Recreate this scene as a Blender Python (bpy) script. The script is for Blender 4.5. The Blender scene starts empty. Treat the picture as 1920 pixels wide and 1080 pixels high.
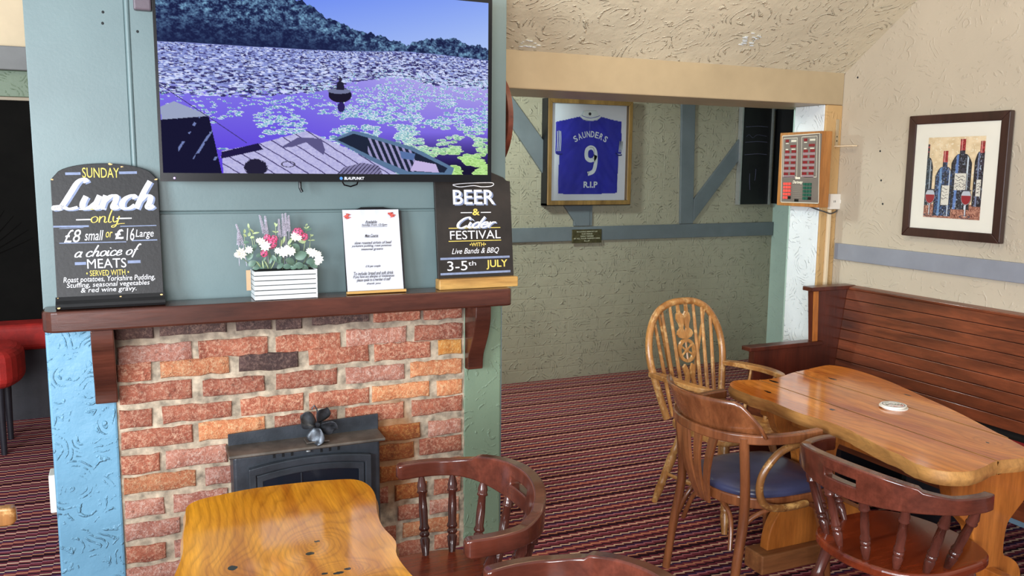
import bpy, math, random
import numpy as np
from mathutils import Vector, Matrix, noise
random.seed(7)
C = bpy.context.scene.collection
PI = math.pi

# ---------------------------------------------------------------- camera
cam_d = bpy.data.cameras.new('camera'); cam = bpy.data.objects.new('camera', cam_d); C.objects.link(cam)
cam_d.sensor_width = 36.0; cam_d.lens = 1602/1920*36.0; cam_d.clip_start = 0.02
Rw = ((0.913, -0.048, 0.406), (-0.4086, -0.130, 0.9034), (0.0093, -0.9903, -0.138))
fw = Vector((Rw[0][2], Rw[1][2], Rw[2][2])).normalized()
rt = Vector((Rw[0][0], Rw[1][0], Rw[2][0])); rt = (rt - fw*rt.dot(fw)).normalized()
up = rt.cross(fw)
cam.matrix_world = Matrix(((rt.x, up.x, -fw.x, 0), (rt.y, up.y, -fw.y, 0), (rt.z, up.z, -fw.z, 1.68), (0, 0, 0, 1)))
bpy.context.scene.camera = cam

# ---------------------------------------------------------------- world, lights, exposure
sc = bpy.context.scene
sc.view_settings.view_transform = 'Standard'
try: sc.view_settings.look = 'None'
except Exception: pass
sc.view_settings.gamma = 1.0; sc.view_settings.use_curve_mapping = False
sc.view_settings.exposure = 0.3
w = bpy.data.worlds.new('world'); sc.world = w; w.use_nodes = True
w.node_tree.nodes['Background'].inputs[0].default_value = (0.86, 0.93, 1.0, 1)
w.node_tree.nodes['Background'].inputs[1].default_value = 0.42

def area(name, loc, target, size, power, col, sy=None):
    d = bpy.data.lights.new(name, 'AREA'); d.energy = power; d.color = col; d.size = size
    if sy: d.shape = 'RECTANGLE'; d.size_y = sy
    o = bpy.data.objects.new(name, d); C.objects.link(o); o.location = loc
    o.rotation_euler = (Vector(target)-Vector(loc)).to_track_quat('-Z', 'Y').to_euler()
    return o
area('window_light_left', (-2.6, 0.4, 1.7), (1.2, 3.6, 1.1), 1.5, 185, (0.84, 0.93, 1.0), 1.5)
area('fill_light_back', (-1.3, -2.6, 1.6), (2.4, 3.6, 1.5), 2.4, 235, (0.97, 0.97, 1.0), 1.6)  # unseen fill light behind the camera, added to brighten the room
area('alcove_lamp', (1.75, 4.8, 2.25), (3.2, 6.0, 1.5), 0.25, 30, (0.86, 1.0, 0.97))
area('ceiling_lamp', (1.9, 2.3, 3.0), (2.3, 3.9, 2.1), 0.35, 12, (1.0, 0.82, 0.6))
area('left_room_lamp', (-1.6, 5.2, 2.9), (-0.8, 6.4, 1.6), 0.5, 7, (1.0, 0.9, 0.75))

# ---------------------------------------------------------------- helpers
def lin(c):
    c = c/255.0
    return c/12.92 if c <= 0.04045 else ((c+0.055)/1.055)**2.4
def rgb(r, g, b): return (lin(r), lin(g), lin(b), 1.0)

def newmat(name):
    m = bpy.data.materials.new(name); m.use_nodes = True
    nt = m.node_tree; return m, nt, nt.nodes['Principled BSDF']
def N(nt, t, **kw):
    n = nt.nodes.new(t)
    for k, v in kw.items(): setattr(n, k, v)
    return n
def ramp(nt, stops, interp='LINEAR'):
    r = N(nt, 'ShaderNodeValToRGB'); cr = r.color_ramp; cr.interpolation = interp
    while len(cr.elements) < len(stops): cr.elements.new(0.5)
    for e, (p, c) in zip(cr.elements, stops): e.position = p; e.color = c
    return r
def mix(nt, fac, a, b, mode='MIX'):
    m = N(nt, 'ShaderNodeMix', data_type='RGBA', blend_type=mode)
    for sock, v in ((m.inputs[0], fac), (m.inputs[6], a), (m.inputs[7], b)):
        if hasattr(v, 'links'): nt.links.new(v, sock)
        else: sock.default_value = v
    return m.outputs[2]
def coords(nt, scale=(1, 1, 1), kind='Object', rot=(0, 0, 0)):
    tc = N(nt, 'ShaderNodeTexCoord'); mp = N(nt, 'ShaderNodeMapping')
    mp.inputs['Scale'].default_value = scale; mp.inputs['Rotation'].default_value = rot
    nt.links.new(tc.outputs[kind], mp.inputs[0]); return mp.outputs[0]
def tex(nt, vec, scale, detail=4, rough=0.6, dist=0.0, kind='ShaderNodeTexNoise'):
    n = N(nt, kind); nt.links.new(vec, n.inputs['Vector']); n.inputs['Scale'].default_value = scale
    if kind == 'ShaderNodeTexNoise':
        n.inputs['Detail'].default_value = detail; n.inputs['Roughness'].default_value = rough; n.inputs['Distortion'].default_value = dist
    return n
def bump(nt, bsdf, h, strength=0.5, dist=0.01, prev=None):
    b = N(nt, 'ShaderNodeBump'); b.inputs['Strength'].default_value = strength; b.inputs['Distance'].default_value = dist
    nt.links.new(h, b.inputs['Height'])
    if prev is not None: nt.links.new(prev, b.inputs['Normal'])
    nt.links.new(b.outputs[0], bsdf.inputs['Normal']); return b.outputs[0]

def plain(name, col, rough=0.6, var=0.12, scale=12, metal=0.0, bmp=0.15, bs=60, coat=0.0):
    m, nt, b = newmat(name); v = coords(nt)
    n = tex(nt, v, scale)
    d = tuple(c*(1-var*1.6) for c in col[:3])+(1,); l = tuple(min(1, c*(1+var)) for c in col[:3])+(1,)
    r = ramp(nt, [(0.3, d), (0.7, l)]); nt.links.new(n.outputs[0], r.inputs[0])
    nt.links.new(r.outputs[0], b.inputs['Base Color'])
    b.inputs['Roughness'].default_value = rough; b.inputs['Metallic'].default_value = metal; b.inputs['Coat Weight'].default_value = coat
    if bmp: bump(nt, b, tex(nt, v, bs).outputs[0], bmp, 0.003)
    return m

def plaster(name, col, amount=1.0, scale=7.0, rough=0.55, brick=0.0, col2=None):
    """paint over trowelled plaster: curved ridges with smooth patches between"""
    m, nt, b = newmat(name); v = coords(nt)
    big = tex(nt, v, 1.3, 3)
    c2 = col2 or tuple(c*0.86 for c in col[:3])+(1,)
    r = ramp(nt, [(0.35, c2), (0.65, col)]); nt.links.new(big.outputs[0], r.inputs[0])
    nt.links.new(r.outputs[0], b.inputs['Base Color']); b.inputs['Roughness'].default_value = rough
    warp = tex(nt, v, 5.0, 2, 0.5)
    wv = N(nt, 'ShaderNodeMix', data_type='RGBA', blend_type='LINEAR_LIGHT'); wv.inputs[0].default_value = 0.06
    nt.links.new(v, wv.inputs[6]); nt.links.new(warp.outputs[1], wv.inputs[7])
    vo = N(nt, 'ShaderNodeTexVoronoi'); vo.inputs['Scale'].default_value = scale; nt.links.new(wv.outputs[2], vo.inputs['Vector'])
    k = N(nt, 'ShaderNodeMath', operation='MULTIPLY'); nt.links.new(vo.outputs['Distance'], k.inputs[0]); k.inputs[1].default_value = 58
    kn = tex(nt, v, 12, 3); k2 = N(nt, 'ShaderNodeMath', operation='MULTIPLY_ADD'); nt.links.new(kn.outputs[0], k2.inputs[0]); k2.inputs[1].default_value = 9; nt.links.new(k.outputs[0], k2.inputs[2])
    sn = N(nt, 'ShaderNodeMath', operation='SINE'); nt.links.new(k2.outputs[0], sn.inputs[0])
    rr = ramp(nt, [(0.45, (0, 0, 0, 1)), (0.95, (1, 1, 1, 1))]); nt.links.new(sn.outputs[0], rr.inputs[0])
    mask = tex(nt, v, 17, 4, 0.65); mr = ramp(nt, [(0.50, (0, 0, 0, 1)), (0.64, (1, 1, 1, 1))]); nt.links.new(mask.outputs[0], mr.inputs[0])
    mul = N(nt, 'ShaderNodeMath', operation='MULTIPLY'); nt.links.new(rr.outputs[0], mul.inputs[0]); nt.links.new(mr.outputs[0], mul.inputs[1])
    low = tex(nt, v, 9, 5, 0.6)
    n1 = bump(nt, b, low.outputs[0], 0.45*amount, 0.012)
    n2 = bump(nt, b, mul.outputs[0], 0.85*amount, 0.006, n1)
    if brick:
        bt = N(nt, 'ShaderNodeTexBrick'); bt.inputs['Scale'].default_value = 1.0; bt.inputs['Brick Width'].default_value = 0.29
        bt.inputs['Row Height'].default_value = 0.095; bt.inputs['Mortar Size'].default_value = 0.006; bt.inputs['Mortar Smooth'].default_value = 1.0
        bt.inputs[1].default_value = (1, 1, 1, 1); bt.inputs[2].default_value = (0.9, 0.9, 0.9, 1); bt.inputs[3].default_value = (0, 0, 0, 1)
        sw = coords(nt, (1, 1, 1), rot=(PI/2, 0, 0)); nt.links.new(sw, bt.inputs['Vector'])
        n2 = bump(nt, b, bt.outputs[0], brick, 0.01, n2)
    bump(nt, b, tex(nt, v, 160, 2).outputs[0], 0.10, 0.002, n2)
    return m

def wood(name, dark, light, axis='x', rough=0.3, ring=3.0, scale=1.0, knots=0.0, coat=0.3, worn=None):
    m, nt, b = newmat(name)
    s = {'x': (1.2, 9, 9), 'y': (9, 1.2, 9), 'z': (9, 9, 1.2)}[axis]
    v = coords(nt, tuple(a*scale for a in s))
    wrp = tex(nt, v, 1.0, 3, 0.5, 0.6)
    wv = N(nt, 'ShaderNodeTexWave', wave_type='RINGS' if knots else 'BANDS', bands_direction={'x': 'Y', 'y': 'X', 'z': 'X'}[axis])
    wv.inputs['Scale'].default_value = ring*0.35; wv.inputs['Distortion'].default_value = 5.0; wv.inputs['Detail'].default_value = 3; wv.inputs['Detail Scale'].default_value = 0.8
    nt.links.new(v, wv.inputs['Vector'])
    fine = tex(nt, v, 7, 6, 0.7)
    r1 = ramp(nt, [(0.25, dark), (0.75, light)]); nt.links.new(wrp.outputs[0], r1.inputs[0])
    md = tuple((a*0.45+c*0.55)*0.75 for a, c in zip(dark[:3], light[:3]))+(1,)
    rr = ramp(nt, [(0.0, (0, 0, 0, 1)), (0.35, (0.28, 0.28, 0.28, 1)), (0.5, (0, 0, 0, 1))]); nt.links.new(wv.outputs[0], rr.inputs[0])
    c = mix(nt, rr.outputs[0], r1.outputs[0], md)
    fr = ramp(nt, [(0.35, (0.62, 0.62, 0.62, 1)), (0.62, (1.08, 1.08, 1.08, 1))]); nt.links.new(fine.outputs[0], fr.inputs[0])
    c = mix(nt, 0.65, c, fr.outputs[0], 'MULTIPLY')
    if knots:
        vo = N(nt, 'ShaderNodeTexVoronoi'); vv = coords(nt, tuple(a*knots for a in {'x': (0.55, 1, 1), 'y': (1, 0.55, 1), 'z': (1, 1, 0.55)}[axis])); nt.links.new(vv, vo.inputs['Vector']); vo.inputs['Scale'].default_value = 1.0
        kr = ramp(nt, [(0.03, (1, 1, 1, 1)), (0.10, (0, 0, 0, 1))]); nt.links.new(vo.outputs['Distance'], kr.inputs[0])
        c = mix(nt, kr.outputs[0], c, tuple(a*0.35 for a in dark[:3])+(1,))
    if worn:
        wn = tex(nt, coords(nt), 22, 5, 0.7); wr = ramp(nt, [(0.52, (0, 0, 0, 1)), (0.66, (0.8, 0.8, 0.8, 1))]); nt.links.new(wn.outputs[0], wr.inputs[0])
        c = mix(nt, wr.outputs[0], c, worn)
    nt.links.new(c, b.inputs['Base Color']); b.inputs['Roughness'].default_value = rough; b.inputs['Coat Weight'].default_value = coat; b.inputs['Coat Roughness'].default_value = 0.12
    bump(nt, b, fine.outputs[0], 0.15, 0.002)
    return m

def slab_mat(name, dark, light, line, spots, freq=9.0, amp=0.9, rough=0.1, reds=None):
    """a lacquered board sawn along Y: growth lines bend round the knots"""
    m, nt, b = newmat(name); v = coords(nt)
    sep = N(nt, 'ShaderNodeSeparateXYZ'); nt.links.new(v, sep.inputs[0])
    def M_(op, a, c, d=None):
        n = N(nt, 'ShaderNodeMath', operation=op)
        for s_, x in zip(n.inputs, (a, c, d)):
            if x is None: continue
            if hasattr(x, 'links'): nt.links.new(x, s_)
            else: s_.default_value = x
        return n.outputs[0]
    low = tex(nt, coords(nt, (5, 1.3, 5)), 1.0, 3, 0.5).outputs[0]; med = tex(nt, coords(nt, (26, 5, 26)), 1.0, 3, 0.6).outputs[0]
    fld = M_('MULTIPLY_ADD', sep.outputs[0], freq, M_('MULTIPLY', low, amp*3.0)); fld = M_('MULTIPLY_ADD', med, 0.25, fld); dark_k = None
    for kx, ky, size, sx, sy in spots:
        dx = M_('MULTIPLY', M_('SUBTRACT', sep.outputs[0], kx), sx); dy = M_('MULTIPLY', M_('SUBTRACT', sep.outputs[1], ky), sy)
        d2 = M_('ADD', M_('MULTIPLY', dx, dx), M_('MULTIPLY', dy, dy)); g = M_('DIVIDE', 1.0, M_('MULTIPLY_ADD', d2, 1/(size*4)**2, 1.0)); fld = M_('MULTIPLY_ADD', g, 1.7, fld)
        wob = M_('MULTIPLY_ADD', med, -0.0006, d2); kk = M_('LESS_THAN', wob, size*size*0.35-0.0003) if size < 0.045 else None
        if kk is not None: dark_k = kk if dark_k is None else M_('MAXIMUM', dark_k, kk)
    fr = M_('FRACT', M_('MULTIPLY', fld, 2.6), None)
    lr = ramp(nt, [(0.0, (0.36, 0.36, 0.36, 1)), (0.14, (0.08, 0.08, 0.08, 1)), (0.6, (0, 0, 0, 1)), (1.0, (0.30, 0.30, 0.30, 1))]); nt.links.new(fr, lr.inputs[0])
    bs = tex(nt, coords(nt, (7, 0.9, 7)), 1.3, 4, 0.6, 0.4); br = ramp(nt, [(0.32, dark), (0.52, tuple((a+c)/2 for a, c in zip(dark, light))), (0.68, light)]); nt.links.new(bs.outputs[0], br.inputs[0])
    c = mix(nt, lr.outputs[0], br.outputs[0], line)
    fine = tex(nt, coords(nt, (160, 8, 160)), 1.0, 3, 0.7); fr2 = ramp(nt, [(0.35, (0.75, 0.7, 0.65, 1)), (0.6, (1.08, 1.08, 1.08, 1))]); nt.links.new(fine.outputs[0], fr2.inputs[0]); c = mix(nt, 0.7, c, fr2.outputs[0], 'MULTIPLY')
    if dark_k is not None: c = mix(nt, dark_k, c, (0.02, 0.008, 0.003, 1))
    nt.links.new(c, b.inputs['Base Color']); b.inputs['Roughness'].default_value = rough; b.inputs['Coat Weight'].default_value = 0.0; b.inputs['Specular IOR Level'].default_value = 0.75
    bump(nt, b, fine.outputs[0], 0.05, 0.001)
    return m

def attr_mat(name, emit=0.0, rough=0.5, sheen=0.0):
    m, nt, b = newmat(name); a = N(nt, 'ShaderNodeAttribute', attribute_name='col')
    if emit:
        b.inputs['Base Color'].default_value = (0.01, 0.01, 0.012, 1); nt.links.new(a.outputs[0], b.inputs['Emission Color']); b.inputs['Emission Strength'].default_value = emit
    else: nt.links.new(a.outputs[0], b.inputs['Base Color'])
    b.inputs['Roughness'].default_value = rough
    return m

# ---- mesh building
class MB:
    def __init__(s): s.v = []; s.f = []
    def add(s, vs, fs):
        o = len(s.v); s.v += [tuple(p) for p in vs]; s.f += [tuple(i+o for i in f) for f in fs]; return s
    def box(s, x0, x1, y0, y1, z0, z1, M=None):
        vs = [Vector((x, y, z)) for z in (z0, z1) for y in (y0, y1) for x in (x0, x1)]
        if M: vs = [M @ p for p in vs]
        return s.add(vs, [(0, 2, 3, 1), (4, 5, 7, 6), (0, 1, 5, 4), (2, 6, 7, 3), (0, 4, 6, 2), (1, 3, 7, 5)])
    def prism(s, poly, lo, hi, ax='z', M=None):
        """poly = 2D outline, extruded along ax between lo and hi; 2D axes are the other two in xyz order"""
        n = len(poly); vs = []
        for h in (lo, hi):
            for a, b in poly:
                p = {'z': (a, b, h), 'y': (a, h, b), 'x': (h, a, b)}[ax]; p = Vector(p); vs.append(M @ p if M else p)
        return s.add(vs, [tuple(range(n-1, -1, -1)), tuple(range(n, 2*n))]+[(i, (i+1) % n, n+(i+1) % n, n+i) for i in range(n)])
    def tube(s, pts, rad, seg=12, cap=True, flat=1.0):
        pts = [Vector(p) for p in pts]; n = len(pts)
        if not hasattr(rad, '__len__'): rad = [rad]*n
        vs = []; prev = None
        for i, p in enumerate(pts):
            t = (pts[min(i+1, n-1)]-pts[max(i-1, 0)]).normalized()
            if prev is None:
                a = Vector((0, 0, 1)) if abs(t.z) < 0.9 else Vector((1, 0, 0)); u = t.cross(a).normalized()
            else: u = (prev-t*prev.dot(t)).normalized()
            prev = u; q = t.cross(u)
            for k in range(seg):
                an = 2*PI*k/seg; vs.append(p+(u*math.cos(an)*rad[i]+q*math.sin(an)*rad[i]*flat))
        fs = [(i*seg+k, i*seg+(k+1) % seg, (i+1)*seg+(k+1) % seg, (i+1)*seg+k) for i in range(n-1) for k in range(seg)]
        if cap: fs += [tuple(range(seg-1, -1, -1)), tuple(range((n-1)*seg, n*seg))]
        return s.add(vs, fs)
    def lathe(s, p0, p1, prof, seg=14):
        """prof: (t, r) pairs along p0..p1"""
        p0 = Vector(p0); p1 = Vector(p1)
        return s.tube([p0.lerp(p1, t) for t, r in prof], [r for t, r in prof], seg)
    def ball(s, c, r, sx=1, sy=1, sz=1, seg=12, rings=8):
        vs = []; c = Vector(c)
        for i in range(1, rings):
            th = PI*i/rings
            for k in range(seg):
                a = 2*PI*k/seg; vs.append(c+Vector((r*sx*math.sin(th)*math.cos(a), r*sy*math.sin(th)*math.sin(a), r*sz*math.cos(th))))
        top = len(vs); vs += [c+Vector((0, 0, r*sz)), c-Vector((0, 0, r*sz))]
        fs = [(i*seg+k, (i+1)*seg+k, (i+1)*seg+(k+1) % seg, i*seg+(k+1) % seg) for i in range(rings-2) for k in range(seg)]
        fs += [(top, k, (k+1) % seg) for k in range(seg)]+[(top+1, (rings-2)*seg+(k+1) % seg, (rings-2)*seg+k) for k in range(seg)]
        return s.add(vs, fs)
    def mesh(s, name, mat, smooth=False, ang=None):
        me = bpy.data.meshes.new(name); me.from_pydata(s.v, [], s.f); me.update()
        import bmesh
        bm = bmesh.new(); bm.from_mesh(me); bmesh.ops.recalc_face_normals(bm, faces=bm.faces); bm.to_mesh(me); bm.free()
        if mat: me.materials.append(mat)
        if smooth:
            me.polygons.foreach_set('use_smooth', [True]*len(me.polygons))
            me.set_sharp_from_angle(angle=math.radians(ang or 40))
        return me
    def build(s, name, mat, parent=None, smooth=False, bevel=0, label=None, ang=None, seg=2):
        o = bpy.data.objects.new(name, s.mesh(name, mat, smooth, ang)); C.objects.link(o)
        if parent is not None: o.parent = parent
        if bevel:
            b = o.modifiers.new('bevel', 'BEVEL'); b.width = bevel; b.segments = seg; b.limit_method = 'ANGLE'; b.angle_limit = math.radians(38); b.harden_normals = False
        if label: o['label'] = label
        return o

def empty(name, loc=(0, 0, 0), rz=0.0):
    o = bpy.data.objects.new(name, None); C.objects.link(o); o.location = loc; o.rotation_euler = (0, 0, rz); o.empty_display_size = 0.05; return o
def thing(name, label, cat, loc=(0, 0, 0), rz=0.0, group=None):
    o = empty(name, loc, rz); tag(o, label, cat, group); return o
def tag(o, label, cat, group=None):
    o['label'] = label; o['category'] = cat
    if group: o['group'] = group
    return o
def struct(o): o['kind'] = 'structure'; return o
def copy_tree(o, parent=None):
    c = o.copy(); C.objects.link(c)
    if parent is not None: c.parent = parent
    for ch in list(o.children): copy_tree(ch, c)
    return c
def catmull(pts, n=8):
    P = [Vector(p) for p in pts]; out = []
    for i in range(len(P)-1):
        p0 = P[max(i-1, 0)]; p1 = P[i]; p2 = P[i+1]; p3 = P[min(i+2, len(P)-1)]
        for k in range(n):
            t = k/n; out.append(0.5*((2*p1)+(p2-p0)*t+(2*p0-5*p1+4*p2-p3)*t*t+(3*p1-p0-3*p2+p3)*t**3))
    out.append(P[-1]); return out
def closed(pts, n=6):
    P = [Vector(p) for p in pts]; m = len(P); out = []
    for i in range(m):
        p0, p1, p2, p3 = P[i-1], P[i], P[(i+1) % m], P[(i+2) % m]
        for k in range(n):
            t = k/n; out.append(0.5*((2*p1)+(p2-p0)*t+(2*p0-5*p1+4*p2-p3)*t*t+(3*p1-p0-3*p2+p3)*t**3))
    return [(p[0], p[1]) for p in out]
def clip(poly, ax, lim, keep_less):
    out = []; n = len(poly)
    for i in range(n):
        a, b = poly[i], poly[(i+1) % n]; ia = (a[ax] <= lim) == keep_less; ib = (b[ax] <= lim) == keep_less
        if ia: out.append(a)
        if ia != ib:
            t = (lim-a[ax])/(b[ax]-a[ax]); out.append((a[0]+t*(b[0]-a[0]), a[1]+t*(b[1]-a[1])))
    return out

# text: mesh of the default font, fitted into a box of a plane
def text_mesh(body, box, M, mat, name='lettering', parent=None, shear=0.0, bold=0.0, slope=0.0, lift=0.0006, label=None, arch=0.0):
    """box = (u0, u1, v0, v1); M maps (u, v, lift) to parent space"""
    cu = bpy.data.curves.new('t', 'FONT'); cu.body = body; cu.size = 1; cu.shear = shear; cu.offset = bold; cu.resolution_u = 3
    cu.align_x = 'CENTER'; cu.space_line = 0.9
    t = bpy.data.objects.new('t', cu); C.objects.link(t)
    dg = bpy.context.evaluated_depsgraph_get(); me = bpy.data.meshes.new_from_object(t.evaluated_get(dg))
    bpy.data.objects.remove(t); bpy.data.curves.remove(cu)
    co = np.array([v.co[:] for v in me.vertices]); mn = co.min(0); mx = co.max(0); d = np.maximum(mx-mn, 1e-6)
    u0, u1, v0, v1 = box
    fs = []; vs = []
    for c in co:
        a = (c[0]-mn[0])/d[0]; b = (c[1]-mn[1])/d[1]
        u = u0+a*(u1-u0); v = v0+b*(v1-v0)+slope*(u-(u0+u1)/2)+arch*(1-(2*a-1)**2)
        vs.append(M @ Vector((u, v, lift)))
    mb = MB(); mb.add(vs, [tuple(p.vertices) for p in me.polygons]); bpy.data.meshes.remove(me)
    if parent is None: return mb
    m = bpy.data.meshes.new(name); m.from_pydata(mb.v, [], mb.f); m.materials.append(mat)
    o = bpy.data.objects.new(name, m); C.objects.link(o); o.parent = parent
    if label: o['label'] = label
    return o
def ribbon(mb, pts, wd, M, lift=0.0006, pen=None):
    """flat brush stroke through 2D pts; pen=(angle, thin) makes it calligraphic"""
    P = catmull([(x, y, 0) for x, y in pts], 7); vs = []
    for i, p in enumerate(P):
        t = (P[min(i+1, len(P)-1)]-P[max(i-1, 0)]); t = t.normalized() if t.length else Vector((1, 0, 0)); n = Vector((-t.y, t.x, 0))
        k = wd
        if pen: k = wd*(pen[1]+(1-pen[1])*abs(t.y)**1.3)
        vs += [M @ Vector((p.x+n.x*k/2, p.y+n.y*k/2, lift)), M @ Vector((p.x-n.x*k/2, p.y-n.y*k/2, lift))]
    mb.add(vs, [(2*i, 2*i+1, 2*i+3, 2*i+2) for i in range(len(P)-1)])
SCRIPT = {  # brush letters, x-height 1, advance first
 'L': (1.5, [[(1.35, 2.0), (1.15, 2.25), (0.85, 2.0), (0.65, 1.1), (0.45, 0.25), (0.15, 0.0), (0.1, 0.15), (0.4, 0.2), (0.9, 0.0), (1.35, 0.12)]]),
 'u': (1.1, [[(0.1, 0.95), (0.05, 0.4), (0.2, 0.03), (0.5, 0.1), (0.8, 0.5)], [(0.85, 1.0), (0.8, 0.3), (0.9, 0.02), (1.1, 0.15)]]),
 'n': (1.1, [[(0.1, 1.0), (0.1, 0.0)], [(0.12, 0.55), (0.4, 0.95), (0.68, 0.95), (0.75, 0.6), (0.72, 0.15), (0.85, 0.0), (1.05, 0.15)]]),
 'c': (0.9, [[(0.75, 0.75), (0.55, 1.0), (0.2, 0.8), (0.08, 0.4), (0.25, 0.03), (0.6, 0.02), (0.85, 0.25)]]),
 'h': (1.1, [[(0.35, 2.1), (0.2, 1.2), (0.1, 0.0)], [(0.12, 0.5), (0.4, 0.95), (0.68, 0.9), (0.75, 0.5), (0.72, 0.12), (0.88, 0.0), (1.08, 0.2)]]),
 'o': (0.95, [[(0.5, 0.98), (0.12, 0.75), (0.1, 0.25), (0.4, 0.0), (0.75, 0.25), (0.78, 0.75), (0.5, 0.98)]]),
 'l': (0.55, [[(0.35, 2.0), (0.15, 1.0), (0.12, 0.2), (0.3, 0.0), (0.5, 0.15)]]),
 'y': (1.0, [[(0.1, 1.0), (0.1, 0.4), (0.3, 0.05), (0.65, 0.3)], [(0.8, 1.0), (0.7, 0.2), (0.5, -0.6), (0.15, -0.8), (0.1, -0.55), (0.9, -0.25), (1.6, -0.2)]]),
 'C': (1.35, [[(1.25, 1.5), (1.0, 1.95), (0.5, 1.7), (0.15, 0.9), (0.3, 0.15), (0.8, -0.02), (1.25, 0.35)]]),
 'i': (0.5, [[(0.15, 1.0), (0.12, 0.2), (0.28, 0.0), (0.45, 0.15)], [(0.24, 1.4), (0.26, 1.5)]]),
 'd': (1.0, [[(0.75, 0.7), (0.45, 1.0), (0.1, 0.6), (0.15, 0.1), (0.45, 0.0), (0.75, 0.4)], [(0.95, 2.0), (0.78, 0.9), (0.76, 0.1), (0.95, 0.0)]]),
 'e': (0.85, [[(0.12, 0.45), (0.6, 0.6), (0.6, 0.9), (0.35, 1.0), (0.1, 0.6), (0.15, 0.12), (0.45, 0.0), (0.85, 0.3)]]),
 'r': (0.8, [[(0.12, 1.0), (0.1, 0.0)], [(0.12, 0.5), (0.4, 0.95), (0.75, 0.9)]]),
 'a': (1.0, [[(0.75, 0.75), (0.45, 1.0), (0.1, 0.6), (0.15, 0.1), (0.45, 0.0), (0.75, 0.4)], [(0.85, 1.0), (0.78, 0.2), (0.92, 0.0), (1.0, 0.1)]]),
 'f': (0.7, [[(0.8, 1.8), (0.55, 2.0), (0.35, 1.2), (0.2, -0.5)], [(0.05, 0.95), (0.65, 1.0)]]),
 ' ': (0.6, []),
}
def script_text(body, box, M, mat, parent, wd=0.3, shear=0.25, lift=0.0006, pen=(0, 0.4), slope=0.0, dx=0, dy=0, name='lettering'):
    strokes = []; x = 0
    for ch in body:
        adv, st = SCRIPT[ch]
        for s in st: strokes.append([(x+a+shear*b, b) for a, b in s])
        x += adv
    xs = [p[0] for s in strokes for p in s]; ys = [p[1] for s in strokes for p in s]
    u0, u1, v0, v1 = box; kx = (u1-u0)/(max(xs)-min(xs)); ky = (v1-v0)/(max(ys)-min(ys)); mb = MB()
    for i, s in enumerate(strokes):
        pts = [(u0+(a-min(xs))*kx+dx, v0+(b-min(ys))*ky+dy) for a, b in s]; pts = [(a, b+slope*(a-(u0+u1)/2)) for a, b in pts]
        ribbon(mb, pts, wd*kx, M, lift+i*0.00003, pen)
    m = bpy.data.meshes.new(name); m.from_pydata(mb.v, [], mb.f); m.materials.append(mat)
    o = bpy.data.objects.new(name, m); C.objects.link(o); o.parent = parent; return o
def strip(u0, v0, u1, v1, t, M, mat, parent, lift=0.0005, name='painted_line'):
    mb = MB(); d = Vector((u1-u0, v1-v0)).normalized(); n = Vector((-d.y, d.x))*t/2
    mb.add([M @ Vector((u0+n.x, v0+n.y, lift)), M @ Vector((u0-n.x, v0-n.y, lift)), M @ Vector((u1-n.x, v1-n.y, lift)), M @ Vector((u1+n.x, v1+n.y, lift))], [(0, 1, 2, 3)])
    return mb.build(name, mat, parent)

def picture(name, w, h, nx, ny, fn, M, mat, parent):
    """a flat picture: a grid whose vertex colours come from fn(U, V) (V down), returning sRGB 0..255 arrays"""
    U, V = np.meshgrid(np.linspace(0, 1, nx), np.linspace(0, 1, ny))
    col = np.clip(fn(U, V), 0, 255)/255.0
    col = np.where(col <= 0.04045, col/12.92, ((col+0.055)/1.055)**2.4)
    P = np.stack([U.ravel()*w, (1-V.ravel())*h, np.zeros(U.size)], 1); Mn = np.array(M); P = P @ Mn[:3, :3].T+Mn[:3, 3]
    me = bpy.data.meshes.new(name); me.vertices.add(len(P)); me.vertices.foreach_set('co', P.astype(np.float32).ravel())
    i = (np.arange(ny-1)[:, None]*nx+np.arange(nx-1)[None, :]).ravel(); q = np.stack([i, i+nx, i+nx+1, i+1], 1).astype(np.int32)
    me.loops.add(q.size); me.loops.foreach_set('vertex_index', q.ravel()); me.polygons.add(len(q)); me.polygons.foreach_set('loop_start', np.arange(0, q.size, 4, dtype=np.int32))
    me.update(calc_edges=True)
    a = me.color_attributes.new('col', 'FLOAT_COLOR', 'POINT'); a.data.foreach_set('color', np.concatenate([col.reshape(-1, 3), np.ones((U.size, 1))], 1).astype(np.float32).ravel())
    me.materials.append(mat); o = bpy.data.objects.new(name, me); C.objects.link(o); o.parent = parent; return o
rng = np.random.default_rng(3)
def vnoise(x, y, seed=0):
    xi = np.floor(x).astype(int); yi = np.floor(y).astype(int); fx = x-xi; fy = y-yi; fx = fx*fx*(3-2*fx); fy = fy*fy*(3-2*fy)
    def h(a, b): return np.modf(np.abs(np.sin(a*127.1+b*311.7+seed*74.7)*43758.5453))[0]
    return (h(xi, yi)*(1-fx)+h(xi+1, yi)*fx)*(1-fy)+(h(xi, yi+1)*(1-fx)+h(xi+1, yi+1)*fx)*fy
def inpoly(U, V, poly):
    r = np.zeros(U.shape, bool); n = len(poly)
    for i in range(n):
        x1, y1 = poly[i]; x2, y2 = poly[(i+1) % n]
        if y1 == y2: continue
        c = ((y1 > V) != (y2 > V)) & (U < (x2-x1)*(V-y1)/(y2-y1)+x1); r ^= c
    return r

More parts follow.
